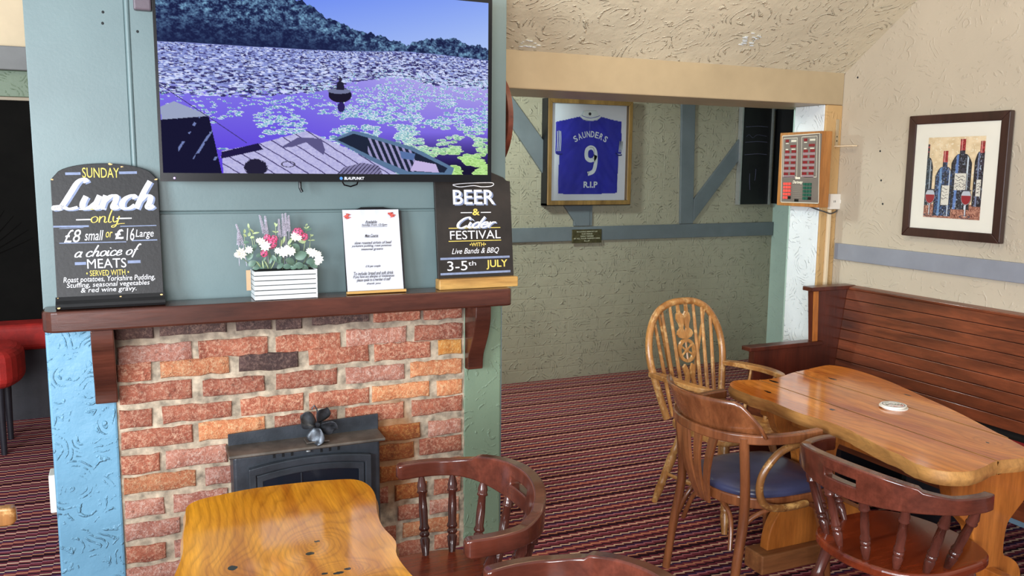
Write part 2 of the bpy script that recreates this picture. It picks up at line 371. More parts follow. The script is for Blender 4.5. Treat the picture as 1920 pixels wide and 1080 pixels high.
# ---------------------------------------------------------------- materials
M_TEAL = plain('teal_panel_paint', rgb(105, 124, 125), 0.42, 0.06, 3, bmp=0.12, bs=90)
M_BLUE = plaster('blue_daylight_plaster', rgb(110, 160, 188), 1.2, 6.5, 0.45)  # cool daylight on the lower left strip is put into this blue
M_SAGE = plaster('sage_plaster', rgb(122, 142, 118), 0.7, 5.0, 0.5)
M_ALC = plaster('alcove_plaster_paint', rgb(160, 156, 136), 1.25, 5.0, 0.42, brick=0.25)
M_MINT = plaster('pale_mint_paint', rgb(184, 208, 198), 0.5, 4.0, 0.55)
M_WALL = plaster('cream_plaster_paint', rgb(190, 178, 158), 0.55, 4.5, 0.5)
M_NIB = plaster('white_plaster_paint', rgb(224, 230, 232), 0.9, 5.0, 0.45)
M_TAN = plain('tan_beam_paint', rgb(176, 157, 124), 0.4, 0.06, 4, bmp=0.15, bs=25)
M_TAN2 = plaster('tan_plaster_paint', rgb(196, 160, 108), 0.6, 5.0, 0.45)
M_CEIL = plaster('ceiling_plaster', rgb(218, 208, 180), 1.5, 4.0, 0.55)
M_RAIL = plain('greyblue_timber_paint', rgb(100, 109, 114), 0.45, 0.08, 6, bmp=0.15, bs=40)
M_RAILL = plain('lilac_grey_rail_paint', rgb(134, 138, 148), 0.45, 0.06, 6, bmp=0.12, bs=60)
M_CREAM = plain('cream_wall_paint', rgb(226, 206, 172), 0.6, 0.05, 4)
M_GREYB = plain('grey_beam_paint', rgb(120, 122, 122), 0.5, 0.08, 6)
M_BLK = plain('black_wall_panel', rgb(12, 11, 9), 0.8, 0.2, 6, bmp=0.5, bs=14)
M_PIN = plain('pale_blue_skirting', rgb(128, 156, 176), 0.5, 0.05, 6)
M_DARKW = wood('dark_mahogany', rgb(44, 20, 14), rgb(98, 52, 38), 'x', 0.25, 3)
M_CAP = wood('captain_mahogany', rgb(52, 22, 14), rgb(116, 58, 42), 'x', 0.2, 3, coat=0.5)
M_CAPZ = wood('captain_mahogany_turned', rgb(50, 22, 16), rgb(110, 58, 46), 'z', 0.2, 3, coat=0.5)
M_SEATW = wood('red_mahogany_seat', rgb(70, 24, 12), rgb(150, 62, 30), 'x', 0.22, 3, coat=0.5)
M_BENCH = wood('bench_oak', rgb(60, 26, 14), rgb(142, 74, 44), 'y', 0.36, 4, scale=1.6, coat=0.15)
M_BENCHD = wood('bench_frame_oak', rgb(50, 20, 12), rgb(104, 46, 28), 'z', 0.34, 3, coat=0.15)
M_ELM = slab_mat('golden_elm_slab', rgb(170, 92, 14), rgb(244, 168, 44), rgb(112, 58, 14), [(0.073, 0.154, 0.016, 1, 1), (0.062, 0.142, 0.008, 1, 1), (0.044, 0.092, 0.015, 0.8, 1.2), (-0.134, 0.086, 0.018, 1, 1), (0.055, -0.025, 0.013, 1, 1.4), (0.085, -0.034, 0.015, 0.8, 1.6), (0.108, -0.022, 0.010, 1, 1.3), (0.02, 0.34, 0.05, 1, 0.6), (-0.09, -0.25, 0.03, 1, 1)], 9, 0.8, 0.09)
M_BARK = wood('slab_edge', rgb(120, 66, 26), rgb(214, 158, 88), 'y', 0.5, 5)
M_PINE = slab_mat('orange_pine_top', rgb(176, 88, 26), rgb(238, 152, 66), rgb(120, 60, 24), [(-0.20, 0.07, 0.012, 1, 0.6), (-0.25, 0.38, 0.016, 1, 0.3), (0.18, 0.457, 0.014, 1, 0.4), (-0.10, 0.52, 0.016, 1, 0.35), (0.268, 0.122, 0.016, 1, 0.4), (0.0, -0.456, 0.010, 1, 0.6), (0.02, -0.1, 0.05, 1, 0.3)], 7, 0.7, 0.10)
M_PINEZ = wood('orange_pine_leg', rgb(146, 78, 26), rgb(206, 128, 56), 'z', 0.35, 5, scale=1.0, coat=0.3)
M_PINEX = wood('brown_pine_foot', rgb(110, 62, 32), rgb(170, 112, 66), 'x', 0.5, 4, coat=0.1)
M_BENT = wood('brown_bentwood', rgb(84, 42, 22), rgb(160, 98, 58), 'z', 0.25, 3, coat=0.5)
M_BENTW = wood('worn_bentwood', rgb(96, 56, 28), rgb(170, 118, 64), 'z', 0.32, 4, coat=0.3, worn=rgb(206, 164, 100))
M_WIND = wood('worn_golden_elm', rgb(130, 78, 34), rgb(212, 154, 88), 'z', 0.34, 4, coat=0.3, worn=rgb(216, 176, 116))
M_GOLD = wood('gold_pine', rgb(150, 100, 44), rgb(224, 180, 104), 'x', 0.45, 4, coat=0.1)
M_FRAMEG = wood('brown_gold_frame', rgb(90, 66, 32), rgb(150, 118, 66), 'z', 0.4, 4)
M_FRAMED = wood('dark_walnut_frame', rgb(40, 22, 18), rgb(70, 40, 34), 'z', 0.35, 3)
M_TEAK = wood('teak_veneer', rgb(150, 92, 36), rgb(196, 132, 64), 'z', 0.4, 4)
M_REDWD = wood('red_brown_rim', rgb(80, 36, 24), rgb(130, 66, 44), 'y', 0.5, 3)
M_CHALK = plain('black_chalkboard', rgb(22, 21, 22), 0.5, 0.25, 5, bmp=0.2, bs=80)
M_CHALK2 = plain('brown_black_chalkboard', rgb(38, 32, 28), 0.5, 0.3, 7, bmp=0.2, bs=50)
M_IRON = plain('black_stove_iron', rgb(66, 71, 78), 0.42, 0.25, 9, 0.35, 0.25, 120)
M_IRONT = plain('dusty_stove_top', rgb(104, 96, 88), 0.45, 0.35, 9, 0.3, 0.25, 120)
M_GLASSD = plain('dark_stove_glass', rgb(26, 32, 42), 0.1, 0.1, 4, bmp=0)
M_FAN = plain('black_fan_metal', rgb(84, 88, 94), 0.38, 0.5, 20, 0.6, 0.1)
M_PLAST = plain('black_gloss_plastic', rgb(7, 6, 9), 0.25, 0.1, 4, bmp=0)
M_BPLAST = plain('black_matt_board', rgb(14, 14, 18), 0.5, 0.2, 4, bmp=0.1)
M_WPLAST = plain('white_plastic', rgb(226, 222, 212), 0.35, 0.03, 4, bmp=0)
M_ALU = plain('brushed_aluminium', rgb(176, 178, 178), 0.4, 0.06, 30, 0.6, 0.05)
M_CHWHITE = plain('white_chalk_paint', rgb(232, 232, 236), 0.7, 0.12, 60, bmp=0)
M_CHYEL = plain('yellow_chalk_paint', rgb(226, 200, 96), 0.7, 0.12, 60, bmp=0)
M_CHBLU = plain('blue_grey_chalk_paint', rgb(126, 138, 168), 0.7, 0.12, 60, bmp=0)
M_PAPER = plain('white_paper', rgb(204, 207, 218), 0.55, 0.03, 6, bmp=0.6, bs=9)
M_INK = plain('black_ink', rgb(40, 38, 44), 0.6, 0.1, 6, bmp=0)
M_MAT = plain('white_picture_mount', rgb(232, 228, 216), 0.6, 0.02, 6, bmp=0)
M_MAT2 = plain('pale_blue_mount', rgb(226, 236, 244), 0.5, 0.04, 3, bmp=0)
M_PLANTER = wood('white_washed_wood', rgb(206, 212, 212), rgb(230, 234, 234), 'x', 0.6, 1, coat=0)
M_GAP = plain('dark_gap', rgb(70, 66, 62), 0.7, 0.1)
M_BLACKGAP = plain('black_gap', rgb(14, 10, 8), 0.9, 0.1)
M_LEAF = plain('eucalyptus_leaf', rgb(96, 124, 108), 0.45, 0.3, 14, bmp=0.1)
M_LEAF2 = plain('light_green_leaf', rgb(160, 176, 128), 0.5, 0.25, 14, bmp=0.1)
M_STEM = plain('green_stem', rgb(96, 116, 72), 0.5, 0.2)
M_LAV = plain('lavender_bud', rgb(184, 178, 192), 0.7, 0.25, 90)
M_PETW = plain('white_petal', rgb(240, 236, 222), 0.55, 0.06, 20, bmp=0)
M_PETP = plain('pink_petal', rgb(236, 92, 140), 0.5, 0.14, 30, bmp=0)
M_JUTE = plain('brown_card_tag', rgb(196, 160, 124), 0.7, 0.1)
M_BLUECUSH = plain('navy_vinyl', rgb(58, 62, 92), 0.32, 0.15, 7, bmp=0.5, bs=8)
M_REDC = plain('red_velour', rgb(168, 28, 20), 0.7, 0.25, 9, bmp=0.4, bs=160)
M_REDV = plain('crimson_vinyl', rgb(150, 34, 44), 0.45, 0.1, 9, bmp=0.2)
M_LEGB = plain('black_stool_leg', rgb(34, 32, 40), 0.5, 0.2)
M_BRASS = plain('tarnished_brass', rgb(92, 86, 60), 0.4, 0.25, 40, 0.6, 0.2)
M_JERSEY = plain('royal_blue_jersey', rgb(44, 46, 176), 0.4, 0.12, 10, bmp=0.15, bs=220)
M_JW = plain('white_jersey_print', rgb(222, 238, 240), 0.5, 0.06, 20, bmp=0)
M_PANEL = plain('grey_control_panel', rgb(112, 102, 94), 0.45, 0.06, 8, bmp=0.05)
M_SEGR = plain('dark_red_display', rgb(126, 14, 28), 0.25, 0.15, 30, bmp=0)
M_BTNR = plain('red_button', rgb(240, 84, 74), 0.4, 0.08)
M_BTNG = plain('green_button', rgb(20, 84, 66), 0.4, 0.1)
M_CABLE = plain('grey_cable', rgb(70, 68, 66), 0.5, 0.1)

M_BLK.node_tree.nodes['Principled BSDF'].inputs['Specular IOR Level'].default_value = 0.12
M_PANE, _nt, _b = newmat('picture_glass')
_tr = N(_nt, 'ShaderNodeBsdfTransparent'); _gl = N(_nt, 'ShaderNodeBsdfGlossy'); _gl.inputs['Roughness'].default_value = 0.02; _mx = N(_nt, 'ShaderNodeMixShader'); _fr = N(_nt, 'ShaderNodeFresnel'); _fr.inputs[0].default_value = 1.3
_nt.links.new(_fr.outputs[0], _mx.inputs[0]); _nt.links.new(_tr.outputs[0], _mx.inputs[1]); _nt.links.new(_gl.outputs[0], _mx.inputs[2]); _nt.links.new(_mx.outputs[0], _nt.nodes['Material Output'].inputs[0]); _nt.nodes.remove(_b)
# carpet: striped loop pile
def carpet_mat():
    m, nt, b = newmat('striped_carpet'); v = coords(nt)
    wob = tex(nt, v, 2.0, 2); wob2 = tex(nt, coords(nt, (60, 6, 1)), 1.0, 2)
    sep = N(nt, 'ShaderNodeSeparateXYZ'); nt.links.new(v, sep.inputs[0])
    a1 = N(nt, 'ShaderNodeMath', operation='MULTIPLY_ADD'); nt.links.new(wob.outputs[0], a1.inputs[0]); a1.inputs[1].default_value = 0.012; nt.links.new(sep.outputs[1], a1.inputs[2])
    # slanted loops: x modulates the stripe edge
    sl = N(nt, 'ShaderNodeMath', operation='MULTIPLY'); nt.links.new(sep.outputs[0], sl.inputs[0]); sl.inputs[1].default_value = 1/0.045
    fr = N(nt, 'ShaderNodeMath', operation='FRACT'); nt.links.new(sl.outputs[0], fr.inputs[0])
    a2 = N(nt, 'ShaderNodeMath', operation='MULTIPLY_ADD'); nt.links.new(fr.outputs[0], a2.inputs[0]); a2.inputs[1].default_value = 0.011; nt.links.new(a1.outputs[0], a2.inputs[2])
    dv = N(nt, 'ShaderNodeMath', operation='MULTIPLY'); nt.links.new(a2.outputs[0], dv.inputs[0]); dv.inputs[1].default_value = 1/0.34
    f2 = N(nt, 'ShaderNodeMath', operation='FRACT'); nt.links.new(dv.outputs[0], f2.inputs[0])
    W = rgb(122, 54, 66); K = rgb(32, 18, 28); T = rgb(236, 198, 168); P = rgb(190, 122, 128); O = rgb(214, 150, 112); V = rgb(60, 40, 72); D = rgb(74, 28, 38); R = rgb(146, 70, 76)
    seq = [W, T, K, W, P, V, D, T, W, K, R, O, W, V, T, D, W, P, K, R, T, W, K, D, O, V]
    pos = []; x = 0
    wd = [1.5, 0.8, 1.0, 1.4, 0.8, 1.0, 1.2, 0.8, 1.4, 0.9, 1.0, 0.8, 1.3, 1.1, 0.8, 1.0, 1.6, 0.7, 1.0, 1.0, 0.8, 1.3, 1.2, 1.0, 0.8, 1.0]
    tot = sum(wd)
    for q in wd: pos.append(x/tot); x += q
    r = ramp(nt, list(zip(pos, seq)), 'CONSTANT'); nt.links.new(f2.outputs[0], r.inputs[0])
    sp = tex(nt, coords(nt, (1, 2.5, 1)), 260, 3, 0.7); sr = ramp(nt, [(0.3, (0.5, 0.5, 0.5, 1)), (0.7, (1.6, 1.6, 1.6, 1))]); nt.links.new(sp.outputs[0], sr.inputs[0])
    c = mix(nt, 0.9, r.outputs[0], sr.outputs[0], 'MULTIPLY')
    nt.links.new(c, b.inputs['Base Color']); b.inputs['Roughness'].default_value = 0.95; b.inputs['Specular IOR Level'].default_value = 0.1
    bump(nt, b, sp.outputs[0], 0.6, 0.004)
    return m
M_CARPET = carpet_mat()

def brick_mat(name, a, bcol, speck):
    m, nt, b = newmat(name); v = coords(nt)
    info = N(nt, 'ShaderNodeObjectInfo')
    n = tex(nt, v, 14, 6, 0.7); r = ramp(nt, [(0.3, a), (0.68, bcol)]); nt.links.new(n.outputs[0], r.inputs[0])
    s = tex(nt, v, 85, 4, 0.8); sr = ramp(nt, [(0.46, (0, 0, 0, 1)), (0.70, (0.9, 0.9, 0.9, 1))]); nt.links.new(s.outputs[0], sr.inputs[0])
    c = mix(nt, sr.outputs[0], r.outputs[0], speck)
    dk = tex(nt, v, 40, 4, 0.8); dr = ramp(nt, [(0.3, (0.35, 0.3, 0.3, 1)), (0.42, (1, 1, 1, 1))]); nt.links.new(dk.outputs[0], dr.inputs[0])
    c = mix(nt, 0.8, c, dr.outputs[0], 'MULTIPLY')
    va = ramp(nt, [(0, (0.78, 0.76, 0.78, 1)), (1, (1.12, 1.1, 1.05, 1))]); nt.links.new(info.outputs['Random'], va.inputs[0])
    c = mix(nt, 1.0, c, va.outputs[0], 'MULTIPLY')
    nt.links.new(c, b.inputs['Base Color']); b.inputs['Roughness'].default_value = 0.85
    n1 = bump(nt, b, n.outputs[0], 0.9, 0.014); bump(nt, b, s.outputs[0], 1.0, 0.008, n1)
    return m
BR = {'r': brick_mat('red_brick', rgb(142, 72, 54), rgb(194, 116, 88), rgb(228, 184, 154)),
      'o': brick_mat('orange_brick', rgb(182, 102, 66), rgb(218, 146, 100), rgb(236, 200, 156)),
      'd': brick_mat('sooty_brick', rgb(58, 44, 44), rgb(96, 70, 66), rgb(140, 112, 100)),
      'p': brick_mat('pink_brick', rgb(160, 94, 78), rgb(204, 142, 120), rgb(232, 202, 186)),
      's': brick_mat('scorched_brick', rgb(128, 62, 28), rgb(186, 100, 44), rgb(206, 148, 84)),
      'y': brick_mat('yellow_brick', rgb(206, 124, 50), rgb(230, 164, 80), rgb(240, 200, 130))}
def sooty(m):
    # soot under the mantel and a brown scorch beside the stove: stains fixed to the wall
    nt = m.node_tree; b = nt.nodes['Principled BSDF']; src = b.inputs['Base Color'].links[0].from_socket
    v = coords(nt); sep = N(nt, 'ShaderNodeSeparateXYZ'); nt.links.new(v, sep.inputs[0]); nz = tex(nt, v, 9, 4)
    a = N(nt, 'ShaderNodeMath', operation='MULTIPLY_ADD'); nt.links.new(nz.outputs[0], a.inputs[0]); a.inputs[1].default_value = 0.12; nt.links.new(sep.outputs[2], a.inputs[2])
    r = ramp(nt, [(0.0, (0, 0, 0, 1)), (1.0, (1, 1, 1, 1))]); mr = N(nt, 'ShaderNodeMapRange'); nt.links.new(a.outputs[0], mr.inputs[0]); mr.inputs[1].default_value = 1.06; mr.inputs[2].default_value = 1.15
    c = mix(nt, mr.outputs[0], src, rgb(92, 78, 70))
    mp = N(nt, 'ShaderNodeVectorMath', operation='DISTANCE'); sc_ = N(nt, 'ShaderNodeVectorMath', operation='MULTIPLY'); nt.links.new(v, sc_.inputs[0]); sc_.inputs[1].default_value = (1.6, 0, 0.75)
    nt.links.new(sc_.outputs[0], mp.inputs[0]); mp.inputs[1].default_value = (0.98*1.6, 0, 0.48*0.75)
    a2 = N(nt, 'ShaderNodeMath', operation='MULTIPLY_ADD'); nt.links.new(nz.outputs[0], a2.inputs[0]); a2.inputs[1].default_value = 0.12; nt.links.new(mp.outputs['Value'], a2.inputs[2])
    m2 = N(nt, 'ShaderNodeMapRange'); nt.links.new(a2.outputs[0], m2.inputs[0]); m2.inputs[1].default_value = 0.28; m2.inputs[2].default_value = 0.18
    m2.inputs[3].default_value = 0; m2.inputs[4].default_value = 0.75
    c = mix(nt, m2.outputs[0], c, rgb(150, 96, 44)); nt.links.new(c, b.inputs['Base Color']); return m
M_MORTAR = plain('sandy_mortar', rgb(176, 160, 138), 0.9, 0.4, 22, bmp=1.0, bs=40)

sooty(M_MORTAR)
# ---------------------------------------------------------------- the room
struct(MB().box(-4.0, 6.0, -3.0, 7.0, -0.05, 0.0).build('floor', M_CARPET))
MHOLE = plain('dark_screw_hole', rgb(30, 34, 34), 0.8, 0, bmp=0)
XR_, YH, XN = 3.85, 3.864, 3.726
struct(MB().box(XR_, XR_+0.15, -1.0, 4.12, 0, 4.2).build('wall_right', M_WALL))
struct(MB().box(XR_-0.012, XR_, -1.0, YH, 0.0, 0.09).build('baseboard_right', M_PIN, bevel=0.003))
struct(MB().box(XR_-0.018, XR_, 0.0, 3.845, 1.166, 1.262).build('trim_1', M_RAILL, bevel=0.003))
# nib at the end of the header beam: tan face towards the room, white reveal into the alcove
nib = struct(MB().box(XN, XR_, YH, 4.12, 0, 2.066).build('wall_nib', M_TAN2, bevel=0.006))
struct(MB().box(XN-0.006, XN, YH+0.010, 4.115, 0, 2.066).build('wall_reveal', M_NIB, bevel=0.003))
hdr = struct(MB().box(1.2, XR_, YH, 4.29, 2.067, 2.262).build('wall_header', M_TAN, bevel=0.006))
# header rises a little towards the left like the photograph's
struct(MB().box(3.772, 3.795, YH-0.018, YH, 0, 1.46).build('trim_2', M_CREAM, bevel=0.004))
# sloping ceiling
def slab(name, x0, x1, pts, mat, t=0.08):
    (y0, z0), (y1, z1) = pts; n = Vector((z0-z1, y1-y0)); n.normalize()
    mb = MB(); nx_, ny_ = 60, 40; vs = []
    return mb.prism([(y0, z0), (y1, z1), (y1+n[0]*-t, z1+abs(n[1])*t), (y0+n[0]*-t, z0+abs(n[1])*t)], x0, x1, 'x').build(name, mat)
struct(slab('ceiling', 0.6, XR_, [(YH+0.02, 2.235), (1.2, 2.235+(YH+0.02-1.2)*0.70)], M_CEIL))
# alcove
struct(MB().box(1.2, 5.38, 6.0, 6.12, 0, 2.6).build('wall_back', M_ALC))
struct(MB().box(5.23, 5.38, 4.12, 6.0, 0, 2.6).build('wall_alcove_right', M_MINT))
struct(MB().box(XR_, 5.23, 4.12, 4.27, 0, 2.6).build('wall_alcove_front', M_MINT))
struct(MB().box(1.2, 5.38, 4.0, 6.12, 2.42, 2.5).build('ceiling_alcove', M_CREAM))
def board_on(name, pts, y0=5.975, y1=6.0, mat=None):
    return struct(MB().prism(pts, y0, y1, 'y').build(name, mat or M_RAIL, bevel=0.004))
board_on('trim_3', [(1.3, 1.118), (5.225, 1.118), (5.225, 1.236), (1.3, 1.225)])
board_on('trim_4', [(4.23, 1.236), (4.36, 1.236), (4.335, 2.4), (4.20, 2.4)])
board_on('trim_5', [(4.36, 1.25), (4.36, 1.44), (5.2, 2.40), (5.2, 2.22)])
board_on('trim_6', [(2.35, 2.42), (2.50, 2.42), (3.36, 1.40), (3.36, 1.236), (3.25, 1.236)], 5.972)
board_on('trim_7', [(3.22, 1.236), (3.385, 1.236), (3.385, 2.4), (3.22, 2.4)], 5.978)
# passage on the left
struct(MB().box(-4.0, 1.2, 6.57, 6.7, 0, 3.4).build('wall_left_back', M_CREAM))
struct(MB().box(1.05, 1.2, 4.4, 6.57, 0, 3.0).build('wall_passage', M_CREAM))
struct(MB().box(-4.0, 1.05, 6.45, 6.57, 2.28, 2.43).build('trim_8', M_GREYB, bevel=0.006))
struct(MB().box(-4.0, 1.05, 6.50, 6.57, 2.115, 2.28).build('trim_9', M_SAGE, bevel=0.004))
struct(MB().box(-4.0, 1.05, 6.545, 6.57, 2.095, 2.115).build('trim_10', M_TAN))
struct(MB().box(-4.0, 1.05, 6.545, 6.57, 0.0, 2.095).build('wall_panel_left', M_BLK))
# a pressed feather motif on the black panel
ft = MB()
for k in range(16):
    a = math.radians(20+k*9); x0, z0 = -0.98, 1.02
    ft.tube([(x0+r*math.cos(a)*(1+0.25*r), 6.543, z0+0.30*math.sin(a)*r/0.3+0.3*(r*r)) for r in (0.08, 0.18, 0.28, 0.38)], [0.004, 0.006, 0.005, 0.002], 6)
tag(ft.build('wall_motif', M_BLK, smooth=True), 'black feather shaped relief on the dark wall left of the chimney', 'wall decoration')

# ---------------------------------------------------------------- chimney breast
ch = struct(MB().box(-0.285, 1.485, 3.41, 4.45, 0, 3.6).build('wall_chimney', M_TEAL))
p = MB().box(-0.29, 0.02, 3.396, 3.41, 1.10, 3.4).build('panel', M_TEAL, ch, bevel=0.002)
MB().box(0.036, 1.490, 3.396, 3.41, 1.515, 3.4).build('panel', M_TEAL, ch, bevel=0.002)
MB().box(0.024, 1.490, 3.400, 3.41, 1.10, 1.505).build('panel', M_TEAL, ch, bevel=0.002)
MB().tube([(0.03, 3.400, 1.515), (0.03, 3.400, 3.4)], 0.010, 10).build('batten', M_TEAL, ch, smooth=True)
MB().tube([(0.04, 3.400, 1.507), (1.488, 3.400, 1.507)], 0.0055, 8).build('batten', M_TEAL, ch, smooth=True)
bl = MB().box(-0.29, -0.072, 3.394, 3.42, 0, 1.108).build('plaster_strip', M_BLUE, ch, bevel=0.008, label='trowelled plaster strip, cool daylight painted in as pale blue')
MB().box(1.300, 1.480, 3.402, 3.42, 0, 1.108).build('plaster_strip', M_SAGE, ch, bevel=0.008, label='plaster strip, dimmer light painted in as grey green')  # difference in light across the chimney put into a greener, darker colour
mo = MB(); nx_, nz_ = 150, 120
for j in range(nz_+1):
    for i in range(nx_+1):
        x = -0.074+1.378*i/nx_; z = 1.108*j/nz_
        mo.v.append((x, 3.4035-0.0045*noise.noise(Vector((x*22, 0, z*22)))-0.002*noise.noise(Vector((x*70, 5, z*70))), z))
mo.f = [(j*(nx_+1)+i, j*(nx_+1)+i+1, (j+1)*(nx_+1)+i+1, (j+1)*(nx_+1)+i) for j in range(nz_) for i in range(nx_)]
mo.build('mortar', M_MORTAR, ch, smooth=True, ang=180)
rows = [
(1.075, [-0.07, 0.069, 0.082, 0.329, 0.357, 0.497, 0.507, 0.616, 0.647, 0.888, 0.899, 1.109, 1.117, 1.296], 'dddddrr'),
(0.987, [-0.066, 0.2, 0.218, 0.48, 0.504, 0.769, 0.785, 1.046, 1.074, 1.296], 'prrpr'),
(0.919, [-0.069, 0.053, 0.079, 0.333, 0.361, 0.597, 0.633, 0.886, 0.902, 1.154, 1.182, 1.296], 'rodrry'),
(0.834, [-0.065, 0.194, 0.226, 0.465, 0.5, 0.751, 0.782, 1.039, 1.056, 1.296], 'rrrpo'),
(0.742, [-0.07, 0.049, 0.08, 0.336, 0.365, 0.613, 0.629, 0.883, 0.888, 1.147, 1.176, 1.297], 'rrrroo'),
(0.663, [-0.069, 0.191, 0.205, 0.46, 0.49, 0.747, 0.774, 1.032, 1.061, 1.297], 'rorrr'),
(0.565, [-0.072, 0.068, 0.082, 0.315, 0.339, 0.477, 0.497, 0.761, 0.783, 1.106, 1.135, 1.294], 'rpddsp'),
(0.485, [-0.069, 0.194, 0.222, 0.455, 0.485, 0.744, 0.771, 1.076, 1.094, 1.294], 'oprsr'),
(0.39, [-0.069, 0.079, 0.102, 0.314, 0.343, 0.605, 0.626, 0.895, 0.917, 1.036, 1.058, 1.295], 'pprrsr'),
(0.3, [-0.071, 0.13, 0.149, 0.389, 0.419, 0.676, 0.698, 0.961, 0.983, 1.133, 1.159, 1.289], 'pprrsr'),
(0.208, [-0.072, 0.075, 0.099, 0.327, 0.347, 0.601, 0.622, 0.892, 0.994, 1.115, 1.139, 1.283], 'rprrrp'),
(0.122, [-0.074, 0.17, 0.189, 0.424, 0.454, 0.715, 0.737, 0.993, 1.016, 1.283], 'prrro'),
(0.040, [-0.074, 0.06, 0.08, 0.33, 0.36, 0.6, 0.62, 0.88, 0.9, 1.14, 1.16, 1.283], 'rprprr')]
for ri, (z, xs, kinds) in enumerate(rows):
    for bi in range(len(xs)//2):
        x0, x1 = xs[2*bi], xs[2*bi+1]; h = (0.034 if ri else 0.028)+random.uniform(-0.002, 0.002); dz = random.uniform(-0.003, 0.003)
        n = max(3, int((x1-x0)/0.034)); j = lambda s: random.uniform(-s, s)
        ring = [(x0+(x1-x0)*i/n, z-h+dz+j(0.0038)) for i in range(n+1)]+[(x1-(x1-x0)*i/n+(j(0.003) if i in (0, n) else 0), z+h+dz+j(0.0038)) for i in range(n+1)]
        ring = [(a+(0.004 if i in (0, 2*n+1) else -0.004 if i in (n, n+1) else 0), b) for i, (a, b) in enumerate(ring)]
        cx_, cz_ = (x0+x1)/2, z; yf = 3.3935+j(0.002); m = len(ring); vs = []
        for s, y in ((1.0, 3.409), (1.0, yf+0.005), (0.0, yf)):
            for a, b in ring:
                vs.append((a-(math.copysign(0.005, a-cx_) if s == 0 and abs(a-cx_) > (x1-x0)*0.45 else 0), y+(j(0.0012) if y != 3.409 else 0), b-(math.copysign(0.005, b-cz_) if s == 0 else 0)))
        fs = [(k*m+i, k*m+(i+1) % m, (k+1)*m+(i+1) % m, (k+1)*m+i) for k in range(2) for i in range(m)]
        fs += [(2*m+i, 2*m+i+1, 2*m+2*n-i, 2*m+2*n+1-i) for i in range(n)]
        b = MB(); b.add(vs, fs); b.build('brick', BR[kinds[bi]], ch, smooth=True, ang=50)

for x_, z_ in ((-0.046, 2.208), (-0.049, 2.170), (0.062, 2.15)): MB().ball((x_, 3.3965, z_), 0.0055, 1, 0.3, 1, 8, 6).build('screw_hole', MHOLE, ch, smooth=True)
# mantel shelf with brackets
ms = thing('mantel_shelf', 'dark brown wooden mantel shelf on two brackets above the brickwork', 'shelf', (0.6, 3.39, 1.11))
def W(t, x, y, z): return (x-t.location.x, y-t.location.y, z-t.location.z)
def rel(t): return Matrix.Translation(-Vector(t.location))
out = [(-0.287, 3.394), (1.463, 3.394)]+[(1.463-0.02+0.02*math.cos(a), 3.268-0.02*math.sin(a)) for a in [0, PI/6, PI/3, PI/2]]+[(-0.287+0.05-0.05*math.sin(a), 3.298-0.05*math.cos(a)) for a in [0, PI/8, PI/4, 3*PI/8, PI/2]]
MB().prism(out, 1.109, 1.1826, 'z', rel(ms)).build('board', M_DARKW, ms, bevel=0.008, seg=3)
for x0, x1 in ((-0.140, -0.066), (1.302, 1.372)):
    pr = catmull([(3.262, 1.108), (3.266, 1.05), (3.285, 0.99), (3.318, 0.93), (3.345, 0.88), (3.352, 0.822)], 5)
    pr = [(3.393, 0.82)]+[(3.393, 1.108)]+[(q[0], q[1]) for q in [(Vector(v)[0], Vector(v)[1]) for v in [(a[0], a[1]) for a in pr]]]
    MB().prism(pr, x0, x1, 'x', rel(ms)).build('bracket', M_DARKW, ms, bevel=0.004)
